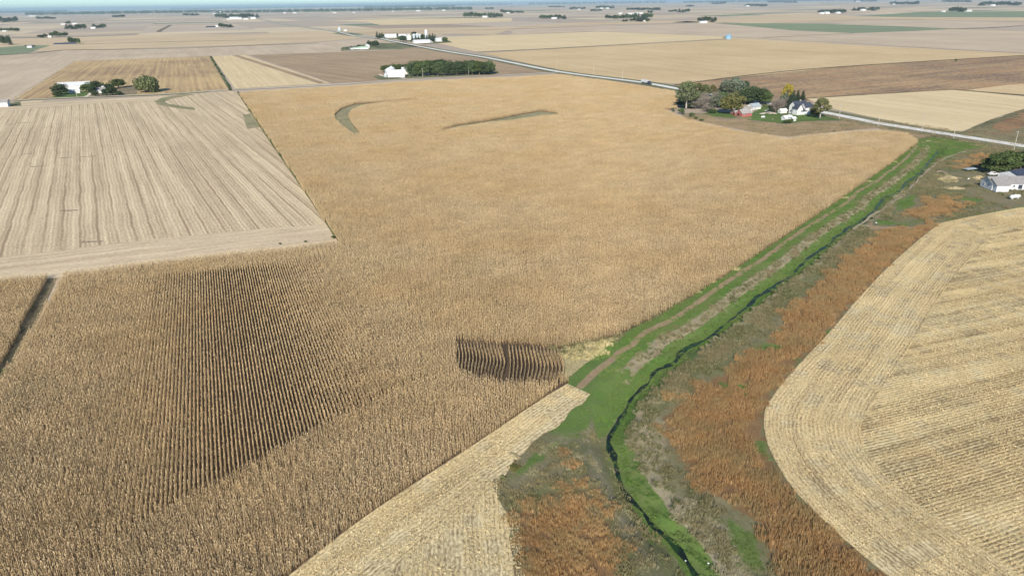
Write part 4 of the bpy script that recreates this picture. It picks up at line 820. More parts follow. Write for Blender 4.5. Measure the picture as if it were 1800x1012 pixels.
def hoop(px, py, w, l, az, label):
    g = P(px, py); e = empty('hoop_shed', (g[0], g[1], .1), -R_(az), label, 'shed'); n = 12
    b = MB(); 
    for y in (-l / 2, l / 2):
        for i in range(n + 1): t = math.pi * i / n; b.v.append((math.cos(t) * w / 2, y, math.sin(t) * w * .45))
    b.f = [(i, i + 1, n + 2 + i, n + 1 + i) for i in range(n)] ; b.ob('roof', BM['whiteroof'], e, smooth=True)
    c = MB(); c.v = [(math.cos(math.pi * i / n) * w / 2 * .97, l / 2 - .3, math.sin(math.pi * i / n) * w * .43) for i in range(n + 1)]; c.f = [tuple(range(n + 1))]; c.ob('wall', BM['white'], e)
    d = MB(); d.v = [(math.cos(math.pi * i / n) * w / 2 * .97, -l / 2 + .5, math.sin(math.pi * i / n) * w * .43) for i in range(n + 1)]; d.f = [tuple(range(n + 1))]; d.ob('wall', BM['white'], e)
    q = MB(); q.box(-w * .24, -l / 2 + .3, 0, w * .24, -l / 2 + .48, w * .3); q.ob('door', BM['black'], e)
    return e

# ------------------------------------------------------------------ farm at the right of the centre (red barn, white farmhouse)
building(1308, 204.5, 6, 9, 2.6, 2.4, 'red barn with weathered roof beside the olive tree', 'barn', az=EW, wall='red', roof='wood', name='barn', doors=[('f', -1, 1.8, 2.1, 0, 'black'), ('r', 2, 2., 2.2, 0, 'red')], windows=[('r', -2.5, .8, .8, 1.2, 'glass')])
building(1294, 203, 3.6, 4.5, 2., 1.4, 'small red lean shed against the west end of the red barn', 'shed', az=EW, wall='red', roof='wood', doors=[('f', 0, 1.2, 2, 0, 'black')])
building(1309, 196, 5, 10, 2.2, 1.2, 'low white shed with a grey roof just behind the red barn', 'shed', az=EW, wall='white', roof='wood', doors=[('r', -3, 2.4, 2.2, 0, 'white')], windows=[('r', 2, 1, 1, 1.2, 'glass')])
building(1325, 192, 6, 9, 2.4, 2., 'white shed with a pale metal roof under the dark trees', 'shed', az=EW - 8, wall='white', roof='steel', doors=[('b', 0, 1.2, 2, 0, 'doorgrey'), ('r', -2, 3, 2.4, 0, 'doorgrey')])
building(1402, 199.5, 7, 11, 5.6, 3.4, 'two storey white farmhouse with dark gabled roof', 'house', az=EW, wall='white', roof='dark', name='farmhouse',
         windows=[('r', -3.6, 1, 1.5, 1, 'glass'), ('r', 0, 1, 1.5, 1, 'glass'), ('r', 3.6, 1, 1.5, 3.8, 'glass'), ('f', -1.6, 1, 1.5, 1, 'glass'), ('f', 1.6, 1, 1.5, 1, 'glass'), ('f', 0, 1, 1.5, 4, 'glass'), ('b', 0, 1, 1.5, 4, 'glass')],
         doors=[('r', -1.8, 1, 2.1, .3, 'doorgrey')], chimney=(0, 1), ext=[(6, 6, 5.2, 3.0, 4.2, 3.6, 0), (5.5, 5, 2.6, 1.8, 4.6, -1, 0), (5, 5, 4.4, 3.0, 4.6, -4.6, 1)])
building(1375, 199, 3.2, 6., 1.9, 1.3, 'small white garage beside the bare grey tree', 'garage', az=EW, name='garage', wall='white', roof='white', doors=[('f', 0, 2.4, 1.9, 0, 'doorgrey')])
building(1381, 211.5, 3.6, 5, 1.9, 1.3, 'white shed standing alone on the front lawn', 'shed', az=EW, wall='white', roof='whiteroof', doors=[('r', -2, 1, 2, 0, 'doorgrey')], windows=[('r', 1.5, .9, .9, 1.1, 'glass')], ext=[(3., 3, 2.4, 1.4, 2.2, 1.6, 1)])
building(1393.5, 213, 2.6, 3, 2., .9, 'tiny white well house right of the lone lawn shed', 'shed', az=EW, wall='white', roof='whiteroof', doors=[('r', 0, .8, 1.7, 0, 'doorgrey')])
def tank(px, py, L, r_, az, label):
    g = P(px, py); e = empty('gas_tank', (g[0], g[1], .1), -R_(az), label, 'gas tank')
    MB().tube([(0, -L / 2, r_ + .35), (0, -L / 2 + .12, r_ + .35), (0, -L / 2 + .4, r_ + .35), (0, L / 2 - .4, r_ + .35), (0, L / 2 - .12, r_ + .35), (0, L / 2, r_ + .35)], [r_ * .35, r_ * .8, r_, r_, r_ * .8, r_ * .35], 16).ob('tank', BM['white'], e, smooth=True)
    for y in (-L * .3, L * .3): MB().box(-r_ * .7, y - .12, 0, r_ * .7, y + .12, .5).ob('leg', BM['lgrey'], e)
    MB().tube([(0, 0, r_ * 2 + .3), (0, 0, r_ * 2 + .55)], .22, 10).ob('valve_cap', BM['white'], e); return e
tank(1341, 208, 3.2, .6, EW, 'white gas tank on the lawn in front of the red barn farm')
tank(1783, 350, 5., .75, EW + 6, 'long white gas tank in front of the grey roofed house')
T = tree
T(1206, 193, 42, 51, 'open', 'willow', 'tall open crowned cottonwood at the west end of the farm grove', bark='pale_bark', v=0)
T(1223, 181, 34, 36, 'open', 'willow', 'thin crowned tall tree second from the west end of the farm grove', bark='pale_bark', v=1)
T(1238, 176, 26, 28, 'open', 'willow', 'thin open tree behind the bare grey trees', bark='pale_bark', v=0)
T(1252, 172, 16, 23, 'open', 'olive', 'narrow sparse tree behind the gap in the grove', v=1)
T(1203, 188, 28, 17, 'round', 'dark', 'low dark tree under the tall cottonwood'); T(1218, 186, 26, 17, 'round', 'dark', 'low dark tree right of the cottonwood trunk')
T(1222, 192, 26, 19, 'bare', 'bare', 'grey leafless tree at the left of the bare clump'); T(1237, 193, 34, 30, 'bare', 'bare', 'wide grey leafless tree in the middle of the bare clump'); T(1248, 188, 32, 30, 'bare', 'bare', 'grey leafless tree behind the middle of the bare clump'); T(1258, 190, 26, 23, 'round', 'silver', 'pale silvery low tree at the right of the bare clump')
T(1274, 178, 36, 35, 'open', 'silver', 'silvery maple left of the tallest silvery maple', v=1); T(1288, 176, 42, 41, 'round', 'silver', 'tallest silvery maple in the farm grove'); T(1298, 172, 28, 32, 'open', 'silver', 'silvery maple right of the tallest silvery maple'); T(1309, 170, 16, 28, 'open', 'dark', 'slender dark tree poking above the grove', v=1)
T(1285, 201, 42, 42, 'round', 'olive', 'olive green leafy tree just left of the red barn', v=1); T(1264, 183, 26, 23, 'round', 'green', 'green tree between the silver and olive trees')
T(1309, 184, 32, 28, 'round', 'dark', 'dark tree directly behind the red barn'); T(1322, 182, 32, 32, 'round', 'dark', 'dark tree behind the pale roofed shed'); T(1335, 183, 32, 28, 'round', 'dark', 'dark round tree above the curved drive'); T(1346, 184, 22, 25, 'round', 'green', 'green tree at the east end of the dark grove'); T(1313, 176, 24, 23, 'round', 'green', 'green tree at the back of the dark grove'); T(1330, 176, 24, 23, 'round', 'green', 'green tree at the back of the grove behind the sheds')
T(1382, 186, 22, 39, 'open', 'yellow', 'tall tree turning yellow behind the farmhouse'); T(1377, 188, 19, 27, 'round', 'silver', 'grey green tree below the yellow tree')
T(1363, 199, 26, 29, 'bare', 'bare', 'grey leafless tree beside the small garage', v=0); T(1371, 196, 24, 27, 'bare', 'bare', 'grey leafless tree behind the small garage', v=1); T(1356, 198, 12, 16, 'round', 'dark', 'small dark tree inside the curve of the drive')
T(1392, 189, 17, 30, 'spruce', 'spruce', 'blue spruce at the left behind the farmhouse'); T(1400, 186, 15, 27, 'spruce', 'spruce', 'dark spruce directly behind the farmhouse roof'); T(1409, 187, 16, 27, 'spruce', 'spruce', 'dark spruce at the right behind the farmhouse'); T(1420, 193, 17, 13, 'round', 'dark', 'low dark tree just right of the farmhouse')
T(1441, 209, 33, 38, 'open', 'olive', 'leaning olive tree by the road right of the farmhouse', bark='pale_bark', v=0); T(1432, 206, 19, 22, 'round', 'olive', 'smaller olive tree left of the leaning olive tree')
for a in [(1212, 191, 24, 15, 'round', 'dark', 'dark low tree in front of the tall cottonwood'), (1231, 188, 22, 16, 'bare', 'bare', 'pale grey leafless tree between two wider bare ones'), (1243, 197, 20, 14, 'bare', 'bare', 'lowest grey leafless tree at the front of the bare clump'), (1268, 190, 26, 20, 'round', 'silver', 'silvery low tree left of the olive tree'), (1252, 199, 16, 9, 'round', 'green', 'low green shrub tree before the bare clump'), (1228, 182, 26, 16, 'round', 'dark', 'dark low tree behind the bare clump'), (1296, 183, 26, 30, 'round', 'silver', 'silvery tree behind the olive tree'), (1341, 178, 20, 24, 'round', 'silver', 'grey green tree at the back east end of the dark grove'), (1385, 192, 18, 24, 'spruce', 'spruce', 'wide spruce between the yellow tree and the farmhouse')]:
    T(*a)
for a in [(1197, 201, 14, 12, 'round shrub at the corn edge below the cottonwood'), (1216, 206.5, 11, 9, 'shrub at the corn edge right of the round shrub'), (1224, 210, 9, 6, 'small shrub on the corn edge below the farm'), (1233, 213.5, 9, 5, 'lowest small shrub on the corn edge below the farm'), (1182, 194.5, 7, 5, 'tiny shrub at the west tip of the farm weeds'), (1184, 197, 5, 4, 'tiny shrub on the corn edge left of the round shrub'), (1383, 217, 16, 8, 'shrub in front of the lone lawn shed'), (1390, 215.5, 9, 7, 'shrub between the lawn shed and the well house'), (1352, 238, 5, 3, 'small weed bush on the corn edge'), (1467, 232, 5, 2.5, 'low bush on the edge of the corn near the road'), (1680, 108.5, 6, 5, 'lone dark bush in the brown field at the right')]:
    T(a[0], a[1], a[2], a[3], 'bush', 'green', a[4], 'bush')

# ------------------------------------------------------------------ house yard at the right edge
building(1797, 317, 11, 20, 3.5, 2.0, 'pale machine shed with dark metal roof at the right edge', 'shed', az=EW - 2, wall='lgrey', roof='navy', name='machine_shed', doors=[('f', -2.5, 4, 3.4, 0, 'doorgrey'), ('r', -7.5, 1.1, 2.2, 0, 'doorgrey'), ('r', -4.5, 3, 3, 0, 'doorgrey')], over=.5)
hx = P(1778, 333)
building(0, 0, 8.4, 24, 3., 2.2, 'long low house with grey roof and pale siding at the right edge', 'house', az=EW + 22, wall='lgrey', roof='grey', name='house', xy=(hx[0] + 2, hx[1] + 2.5),
         windows=[('r', -6.4, .9, 1.3, 1, 'glass'), ('r', -2.4, .8, .8, 1.4, 'glass'), ('r', 0.4, 1.8, 1.9, .5, 'glass'), ('r', 4.2, .9, 1.2, 1, 'glass'), ('r', 6.6, .9, 1.2, 1, 'glass'), ('f', -1.5, .7, .9, 1.3, 'glass'), ('f', 1.5, .7, .9, 1.3, 'glass')], doors=[('r', -8.8, 1, 2.1, .1, 'white')], ext=[(8, 5.5, 2.95, 2.0, 3., -9., 0)])
T(1751, 305, 52, 42, 'round', 'green', 'broad leafy tree left of the dark roofed machine shed', v=0); T(1770, 301, 40, 40, 'round', 'green', 'leafy tree between the broad tree and the machine shed', v=2); T(1793, 298, 44, 42, 'round', 'dark', 'dark leafy tree behind the machine shed', v=1)
def pickup(px, py, az, label, body='white', L=4.8):
    g = P(px, py); e = empty('pickup_truck' if L > 4.6 else 'car', (g[0], g[1], .12), -R_(az), label, 'truck' if L > 4.6 else 'car'); bm_ = BM[body]; w = .92
    prof = [(-L / 2, .5), (-L / 2, 1.0), (-L * .28, 1.08), (-L * .16, 1.7), (L * .12, 1.75), (L * .2, 1.15), (L / 2, 1.1), (L / 2, .5)]
    b = MB(); n = len(prof); b.v = [(-w, y, z) for y, z in prof] + [(w, y, z) for y, z in prof]; b.f = [tuple(range(n)), tuple(range(2 * n - 1, n - 1, -1))] + [(i, n + i, n + (i + 1) % n, (i + 1) % n) for i in range(n)]; b.ob('body', bm_, e)
    for s in (-1, 1):
        q = MB(); q.v = [(s * .94, y, z) for y, z in ((-L * .25, 1.12), (-L * .15, 1.62), (L * .10, 1.66), (L * .17, 1.16))]; q.f = [(0, 1, 2, 3)]; q.ob('window', BM['glass'], e)
    for sx in (-1, 1):
        for sy in (-.32, .32): MB().tube([(sx * .78, sy * L, .36), (sx * .98, sy * L, .36)], .36, 12).ob('wheel', BM['black'], e)
    return e
pickup(1745, 308.5, 80, 'white pickup parked under the broad tree')
# flat trailer / boat lying in the yard
g_ = P(1705, 300); e = empty('farm_trailer', (g_[0], g_[1], .1), -R_(75), 'pale green flat trailer parked at the tip of the tree shadow', 'trailer')
MB().box(-1.2, -3, .75, 1.2, 3, 1.15).ob('bed', BM['steel'], e); MB().tube([(0, 3, .9), (0, 4.4, .7)], .08, 6).ob('drawbar', BM['steel'], e)
for sx in (-1, 1): MB().tube([(sx * 1.0, -.6, .4), (sx * 1.25, -.6, .4)], .4, 12).ob('wheel', BM['black'], e)
M['mound'] = field_mat('straw_mound', (.46, .38, .22), (.20, .16, .09), row=2, rowc=.05, passw=1., passc=.3, fine=2., finec=1., patch=.3, bumpd=.2); M['dirt'] = field_mat('dirt_mound', (.36, .29, .22), (.17, .13, .1), row=2, rowc=.05, passw=1., passc=.3, fine=2., finec=1., patch=.3, bumpd=.2)
def mound(px, py, rx, ry, h, az, mat, label, name='mound'):
    g = P(px, py); n = 26; b = MB(); r = random.Random(px)
    ph = [r.uniform(0, 6) for _ in range(4)]
    for i, q in enumerate((1, .82, .6, .35, .12)):
        for k in range(n):
            t = 2 * math.pi * k / n; s = q * (1 + .12 * math.sin(3 * t + ph[0]) + .08 * math.sin(5 * t + ph[1])); b.v.append((rx * s * math.cos(t), ry * s * math.sin(t), -.1 if i == 0 else h * (1 - q ** 1.6) * (1 + .25 * math.sin(4 * t + ph[2] + i))))
    for i in range(4):
        for k in range(n): b.f.append((i * n + k, i * n + (k + 1) % n, (i + 1) * n + (k + 1) % n, (i + 1) * n + k))
    b.f.append(tuple(4 * n + k for k in range(n))); o = b.ob(name, M[mat], smooth=True); o.location = (g[0], g[1], .05); o.rotation_euler = (0, 0, -R_(az)); return tag(o, label, 'mound')
mound(1668, 313, 6., 1.9, .8, 0, 'mound', 'long straw coloured mound in the bare yard'); mound(1720, 312.5, 3.2, 1.6, .9, 0, 'mound', 'small straw coloured mound nearer the broad tree'); mound(1676, 331, 5, 1.8, .8, 10, 'mound', 'straw coloured mound lowest in the bare yard'); mound(1655, 303, 3, 1.4, .8, 60, 'dirt', 'earth mound left of the dark scrap')
mound(903, 801, 1.5, .9, .35, 40, 'mound', 'pale heap of spilled grain at the edge of the stubble'); mound(1640, 386, 2.8, .8, .5, 0, 'dirt', 'grey rubble heap on the path above the rust grass')
M['white_bag'] = plain('white_bag', (.8, .82, .84), .6, .3, .05)
for i, (x, y, s, lb) in enumerate([(1205, 985, .2, 'white litter bag by the stream at the bottom'), (1245, 990, .24, 'white litter bag on the tan bank at the bottom'), (1540, 392, .5, 'white sack on the path near the ditch'), (1524, 398, .4, 'tiny white sack on the path nearest the ditch'), (1702, 315, .9, 'white plastic sheet heap between the straw mounds'), (1358, 210, .5, 'small pale object on the lawn of the white farmhouse')]):
    b = MB(); r = random.Random(i); b.lathe([(s * .5, 0), (s * .62, s * .2), (s * .45, s * .45), (.02, s * .55)], 9); b.v = [(a + r.uniform(-.12, .12) * s, c + r.uniform(-.12, .12) * s, d) for a, c, d in b.v]
    g = P(x, y, WZ * .3 if x == 1205 else 0); o = b.ob('litter_bag', M['white_bag'], smooth=True); o.location = (g[0], g[1], (WZ * .3 if x == 1205 else 0.05)); tag(o, lb, 'litter')

# ------------------------------------------------------------------ left farm
building(133, 158, 18, 30, 4.6, 3.4, 'long white shed with white roof beside the left farmhouse trees', 'shed', az=EW, wall='white', roof='whiteroof', name='machine_shed', doors=[('r', -6, 4, 3.6, 0, 'doorgrey')], windows=[('r', 6, 1, 1, 1.6, 'glass')])
building(132, 164.3, 4, 10, 2.6, 1.2, 'small white shed in front of the long white shed', 'shed', az=EW, wall='white', roof='whiteroof', doors=[('r', 0, 2, 2, 0, 'doorgrey')])
building(175, 163.5, 8, 12, 3, 2.2, 'white farmhouse with grey roof half hidden among dark trees', 'house', az=EW, wall='white', roof='grey', name='farmhouse', doors=[('r', 0, 1, 2.1, 0, 'doorgrey')], windows=[('r', 3, 1, 1.2, 1, 'glass'), ('r', -3, 1, 1.2, 1, 'glass')])
building(185, 158, 6, 8, 2.8, 1.8, 'small shed with pale roof behind the hidden farmhouse', 'shed', az=EW, wall='white', roof='whiteroof')
for a in [(107, 167, 27, 21, 'round', 'dark', 'dark round tree at the west end of the left farm'), (102, 170, 15, 9, 'round', 'dark', 'low dark tree at the road below the west tree'), (153, 163, 20, 19, 'round', 'green', 'green tree right of the long white shed'), (170, 158.5, 24, 17, 'round', 'dark', 'dark tree behind the hidden farmhouse'), (163, 165, 14, 18, 'round', 'dark', 'dark tree at the left of the hidden farmhouse'), (192, 158, 18, 13, 'round', 'dark', 'dark low tree right behind the hidden farmhouse'), (209, 155, 22, 17, 'round', 'green', 'taller green tree at the east of the left farm'), (188, 169, 17, 14, 'round', 'dark', 'dark tree in front of the hidden farmhouse'), (199, 168, 16, 16, 'round', 'dark', 'dark tree between the farmhouse and the last shrub'), (210, 168, 11, 8, 'round', 'dark', 'small round tree at the roadside of the left farm'), (168, 170, 13, 11, 'round', 'dark', 'small dark tree beside the short pale drive'), (276, 162.5, 12, 7, 'round', 'dark', 'low bushy tree right of the huge willow')]:
    T(a[0], a[1], a[2], a[3], a[4], a[5], a[6])
T(260, 162.5, 39, 33, 'willow', 'willow', 'huge spreading willow standing alone beside the side road')
building(3, 187.5, 9, 12, 4, 2., 'grey roofed building cut by the left edge of the picture', 'shed', az=EW, wall='lgrey', roof='wood', name='shed', doors=[('r', 2, 2.4, 2.4, 0, 'doorgrey')], windows=[('r', -2, .9, 1, 1.3, 'glass')])

# ------------------------------------------------------------------ dense grove farm
grp = 'trees of the dense grove'
gt = [(x + random.uniform(-2, 2), y) for x, y in [(682, 127), (692, 126), (702, 126), (713, 127), (722, 126), (733, 126), (744, 125.5), (755, 125), (766, 125), (778, 124.5), (792, 124.5), (806, 125), (820, 125), (833, 126), (846, 126.5), (857, 128),
      (727, 130), (740, 129.5), (752, 129), (764, 128.5), (777, 128.5), (791, 128), (805, 128.5), (819, 128.5), (832, 129), (845, 129.5), (858, 130), (725, 135), (735, 135), (747, 134.5), (757, 133), (768, 133.8), (780, 133.5), (792, 133), (805, 132.5), (818, 132.2), (830, 132), (842, 131.8), (853, 131.8), (862, 131.2)]]
names_ = {0: 'westernmost small tree of the dense grove behind the pale blue bins', 38: 'round tree next to the east tip of the dense grove', 39: 'bright green tree at the east tip of the dense grove', 27: 'leafy tree right beside the white house of the grove farm'}
for i, (x, y) in enumerate(gt):
    T(x, y, random.uniform(19, 25), (random.uniform(18, 21) if y < 131 else random.uniform(22, 25)) if x > 722 else random.uniform(12, 15), 'round', random.choice(['green', 'green', 'dark']), names_.get(i, 'leafy green tree packed inside the dense grove by the side road'), group=None if i in names_ else grp)
building(697, 135.5, 12, 20, 4.6, 3.4, 'white shed with bright roof at the west end of the dense grove', 'shed', az=EW + 14, wall='white', roof='whiteroof', name='machine_shed', doors=[('b', 0, 3.4, 3.6, 0, 'black')])
building(713, 130, 7, 9, 5.2, 2.6, 'two storey white house against the dense grove', 'house', az=EW, wall='white', roof='whiteroof', name='farmhouse', doors=[('r', -2, 1, 2.1, 0, 'doorgrey')], windows=[('r', 1.6, 1, 1.3, 1, 'glass'), ('r', 1.6, 1, 1.3, 3.6, 'glass'), ('r', -2, 1, 1.3, 3.6, 'glass')])
grain_bin(683, 132.5, 4.2, 6.2, 'pale blue grain bin behind the white shed, left one'); grain_bin(688.5, 131, 4.6, 7, 'pale blue grain bin behind the white shed, taller right one'); grain_bin(678, 136, 2.2, 3, 'small white bin left of the white shed')
building(749, 133, 4, 7, 2.4, 1.2, 'small grey shed at the foot of the dense grove', 'shed', az=EW, wall='lgrey', roof='wood', doors=[('r', 0, 1.4, 1.9, 0, 'black')])

# ------------------------------------------------------------------ farm with the tall silo
k = ppm(740, 70)
def far_b(px, py, wpx, hpx, label, az=EW, roof='whiteroof', wall='white', d=12, name='shed', cat='shed', rise=.35, **kw):
    if roof == 'navy': wall, rise = 'tan', .7
    k = ppm(px, py); L = wpx / k * (1.05 if abs(az - EW) < 30 else 1.); h = hpx / k
    return building(px, py, d, L, h * (1 - rise), h * rise, label, cat, az=az, wall=wall, roof=roof, name=name, over=.3, z=.4, **kw)
grain_bin(749.5, 68, 3.6, 17.5, 'tall pale concrete silo with white dome', mat='concrete', dome=True, name='silo')
far_b(686, 67, 20, 6, 'long white shed behind the western spruces of the silo farm'); far_b(707, 66.5, 12, 5.5, 'white shed left of the white barn at the silo farm')
far_b(718.5, 71, 8, 10, 'tall white barn among spruces at the silo farm', az=NS, d=10, name='barn', cat='barn'); far_b(741, 76.3, 28, 5.5, 'long low white shed nearest the road at the silo farm', d=14); far_b(771.5, 73.5, 11, 6, 'white shed beside the last round tree of the silo farm', d=12)
hoop(756, 75.5, 11, 16, -8, 'white arched hoop shed at the silo farm')
for x, y, r_, h, lb in [(728, 68, 5, 8.5, 'steel grain bin right of the white barn'), (733.5, 67, 5, 8.5, 'steel grain bin second right of the white barn'), (738.5, 67, 4.5, 7.5, 'steel grain bin nearest the silo')]: grain_bin(x, y, r_, h, lb)
for x, y, w, h, kd, c, lb in [(663, 67, 6, 11, 'spruce', 'spruce', 'tall spruce at the west tip of the silo farm'), (667.5, 68, 7, 9, 'spruce', 'spruce', 'spruce second from the west at the silo farm'), (672, 68, 8, 10, 'round', 'dark', 'dark tree before the long white shed of the silo farm'), (684, 67, 8, 6, 'round', 'dark', 'low round tree before the long white shed'), (692, 66, 4, 6, 'spruce', 'spruce', 'small spruce before the long white shed'),
    (699, 66, 6, 7, 'round', 'dark', 'dark tree between the two western white sheds'), (709, 74, 12, 11, 'round', 'dark', 'round dark tree by the main road at the silo farm'), (703.5, 72, 8, 8, 'round', 'green', 'green tree left of the round roadside tree'), (725, 73, 6, 9, 'spruce', 'spruce', 'spruce right of the white barn'), (731, 72, 6, 9, 'spruce', 'spruce', 'spruce in front of the steel bins'), (736, 72, 5, 8, 'spruce', 'spruce', 'spruce in front of the last steel bin'), (728, 62, 10, 6, 'round', 'dark', 'dark tree behind the steel bins'),
    (743, 71, 9, 10, 'round', 'dark', 'dark tree at the left foot of the silo'), (750, 72, 7, 10, 'spruce', 'spruce', 'spruce in front of the silo'), (756, 72, 7, 12, 'spruce', 'spruce', 'spruce right of the silo'), (761, 73, 8, 14, 'spruce', 'spruce', 'tallest spruce right of the silo'), (765, 73, 6, 12, 'spruce', 'spruce', 'last spruce of the row right of the silo'), (782, 75.5, 11, 10, 'round', 'green', 'round tree at the east tip of the silo farm')]:
    T(x, y, w, h, kd, c, lb)
# small farm left of the main road
T(650, 82, 11, 11, 'round', 'dark', 'left one of the two dark trees by the green roofed shed', v=1); T(660.5, 83.5, 13, 12, 'round', 'dark', 'right one of the two dark trees by the green roofed shed', v=2)
far_b(639, 87, 15, 4.5, 'pale green roofed shed left of the main road', roof='green', d=14); far_b(646, 84.5, 8, 6, 'white shed under the two dark trees', az=NS, d=7); far_b(626, 87, 9, 3, 'low pale shed left of the green roofed shed', roof='green'); far_b(619.5, 87.5, 6, 2.5, 'tiny white shed at the west of the green roofed farm'); 
T(631, 82.5, 7, 3.5, 'round', 'dark', 'low tree behind the pale green roofed shed'); T(610, 87, 3, 4, 'spruce', 'spruce', 'tiny spruce at the west of the green roofed farm'); T(618, 85, 3, 4, 'spruce', 'spruce', 'tiny spruce behind the tiny white shed')
grain_bin(597, 55, 6, 9, 'lone pale bin beside the far stretch of road'); far_b(607, 55, 5, 2.5, 'tiny shed beside the lone pale bin')
# ------------------------------------------------------------------ lone blue shed
k = ppm(1280, 70); grain_bin(1280, 69.5, 7, 7, 'lone blue steel bin in the middle of the far fields', mat='blue'); T(1272, 67.5, 4, 2.5, 'bush', 'olive', 'tiny bush left of the lone blue bin', 'bush')

# ------------------------------------------------------------------ utility poles, truck, car, fence-line brush
def pole(px, py, h, label, first=[None]):
    g = P(px, py); e = empty('utility_pole', (g[0], g[1], .1), -R_(EW), label, 'utility pole', 'utility poles along the main road')
    if first[0] is None:
        a = MB().tube([(0, 0, 0), (0, 0, 10.5)], [.2, .12], 8).ob('post', M['pale_bark'], e); b = MB().box(-1.1, -.07, 9.7, 1.1, .07, 9.85).ob('crossarm', M['pale_bark'], e)
        c = MB()
        for x in (-1, -.4, .4, 1): c.tube([(x, 0, 9.85), (x, 0, 10.05)], .06, 6)
        c = c.ob('insulators', BM['white'], b); first[0] = (a, b, c)
    else:
        a, b, c = first[0]; link(a.copy(), e); b2 = link(b.copy(), e); link(c.copy(), b2)
    return e
for x, y, lb in [(978, 122.5, 'where the side road meets it'), (1043, 133, 'between the side road and the truck'), (1094, 141.5, 'just left of the white truck'), (1431, 200.5, 'just right of the farmhouse'), (1474.6, 209.5, 'beside the lawn of the farm'), (1543, 223.6, 'behind the round tip of the corn'), (1619, 234, 'at the end of the ditch'), (1675.7, 244, 'right of the ditch end'), (1782, 263.5, 'nearest the house at the right edge')]:
    pole(x, y, 10, 'pale wooden utility pole along the main road ' + lb)
for x, y, lb in [(743, 136.5, 'before the west half of the dense grove'), (824, 133, 'before the east half of the dense grove'), (136, 172, 'before the long white shed at the left')]:
    pole(x, y, 10, 'pale wooden utility pole on the side road ' + lb)
g_ = P(1136, 148.6); dR_ = P(1187, 156) - P(1128, 145.5); taz = math.degrees(math.atan2(dR_[0], dR_[1]))
e = empty('semi_truck', (g_[0], g_[1], .46), -R_(taz), 'white semi truck with dark cab driving on the main road', 'truck')
b = MB(); b.v = [(-1.25, -8.5, 1.9), (1.25, -8.5, 1.9), (1.25, 3, 1.9), (-1.25, 3, 1.9), (-1.25, -9, 3.9), (1.25, -9, 3.9), (1.25, 3.5, 3.9), (-1.25, 3.5, 3.9), (-.7, -7, 1.), (.7, -7, 1.), (.7, 1.5, 1.), (-.7, 1.5, 1.)]
b.f = [(4, 5, 6, 7), (0, 1, 5, 4), (1, 2, 6, 5), (2, 3, 7, 6), (3, 0, 4, 7), (8, 9, 1, 0), (9, 10, 2, 1), (10, 11, 3, 2), (11, 8, 0, 3), (11, 10, 9, 8)]; b.ob('trailer', BM['whiteroof'], e)
b = MB(); pr = [(4, .8), (4, 3.4), (6.2, 3.4), (6.7, 2.2), (8.6, 2.0), (8.8, .8)]; n = len(pr); b.v = [(-1.2, y, z) for y, z in pr] + [(1.2, y, z) for y, z in pr]; b.f = [tuple(range(n)), tuple(range(2 * n - 1, n - 1, -1))] + [(i, n + i, n + (i + 1) % n, (i + 1) % n) for i in range(n)]
cb = b.ob('cab', BM['navy'], e); q = MB(); q.v = [(-1.05, 6.28, 3.3), (1.05, 6.28, 3.3), (1.05, 6.74, 2.3), (-1.05, 6.74, 2.3)]; q.f = [(0, 1, 2, 3)]; q.ob('windshield', BM['glass'], cb)
for y in (-7.6, -6.3, 2.4, 3.6, 7.6):
    for sx in (-1, 1): MB().tube([(sx * .75, y, .5), (sx * 1.22, y, .5)], .5, 14).ob('wheel', BM['black'], e)
e = pickup(779, 90.8, NS, 'tiny white car on the far part of the main road', L=4.5); e.location.z = .5
def brush(px_pts, n, lab, hs, cat='bush', col='green', jit=.8):
    ln = smooth_line(dd(px_pts), 2.)
    for i in range(n):
        f = (i + random.uniform(.15, .85)) / n; q = ln[int(f * (len(ln) - 1))] + np.array([random.gauss(0, jit), random.gauss(0, jit)]); x, y, w = px_of(np.array(q[0]), np.array(q[1])); kk = F_PX / float(w); s = random.uniform(*hs)
        T(float(x), float(y), s * 1.1 * kk, s * .9 * kk, 'bush', random.choice(col) if isinstance(col, list) else col, lab, cat, group=lab + ' row', xy=q)
FL = [(597, 418.5), (560, 364), (508, 291), (470, 237), (445, 200), (419, 162)]
strip('fence_line', smooth_line(dd(FL), 8.), [-1.6, 1.6], .13, M['verge'], 'narrow grassy fence line between the striped stubble and the corn', 'verge')
brush(FL, 46, 'scrubby bush on the fence line between stubble and corn', (1.0, 2.2), col=['dark', 'olive', 'olive'])
FL2 = [(405, 157), (392, 136), (370, 100)]
strip('fence_line', smooth_line(dd(FL2), 20.), [-2., 2.], .34, M['verge'], 'grassy fence line between golden and pale yellow stubble', 'verge')
brush(FL2, 34, 'low bush on the fence line between golden and pale stubble', (1.6, 3.2), col=['dark', 'green'])
T(585, 396, 9, 8, 'bush', 'green', 'green bush on the fence line near the stubble corner', 'bush'); T(586, 419, 10, 6, 'bush', 'green', 'low green bush at the very corner of the striped stubble', 'bush'); T(537, 426, 6, 4, 'bush', 'green', 'small bush on the stubble edge left of the corner', 'bush'); T(492, 430, 5, 4, 'bush', 'dark', 'tiny bush second left of the stubble corner', 'bush')
T(405, 160, 7, 4, 'bush', 'dark', 'dark bush where the fence line meets the side road', 'bush'); T(10, 657, 22, 14, 'bush', 'green', 'bright green bush on the dark track at the left edge', 'bush')
T(1600, 262, 6, 5, 'bush', 'olive', 'small bush at the pointed corner of the corn', 'bush'); T(905, 824, 20, 10, 'bush', 'olive', 'leafy weed bush beside the pale grain heap', 'bush'); T(884, 842, 13, 8, 'bush', 'olive', 'smaller weed bush left of the leafy weed bush', 'bush')
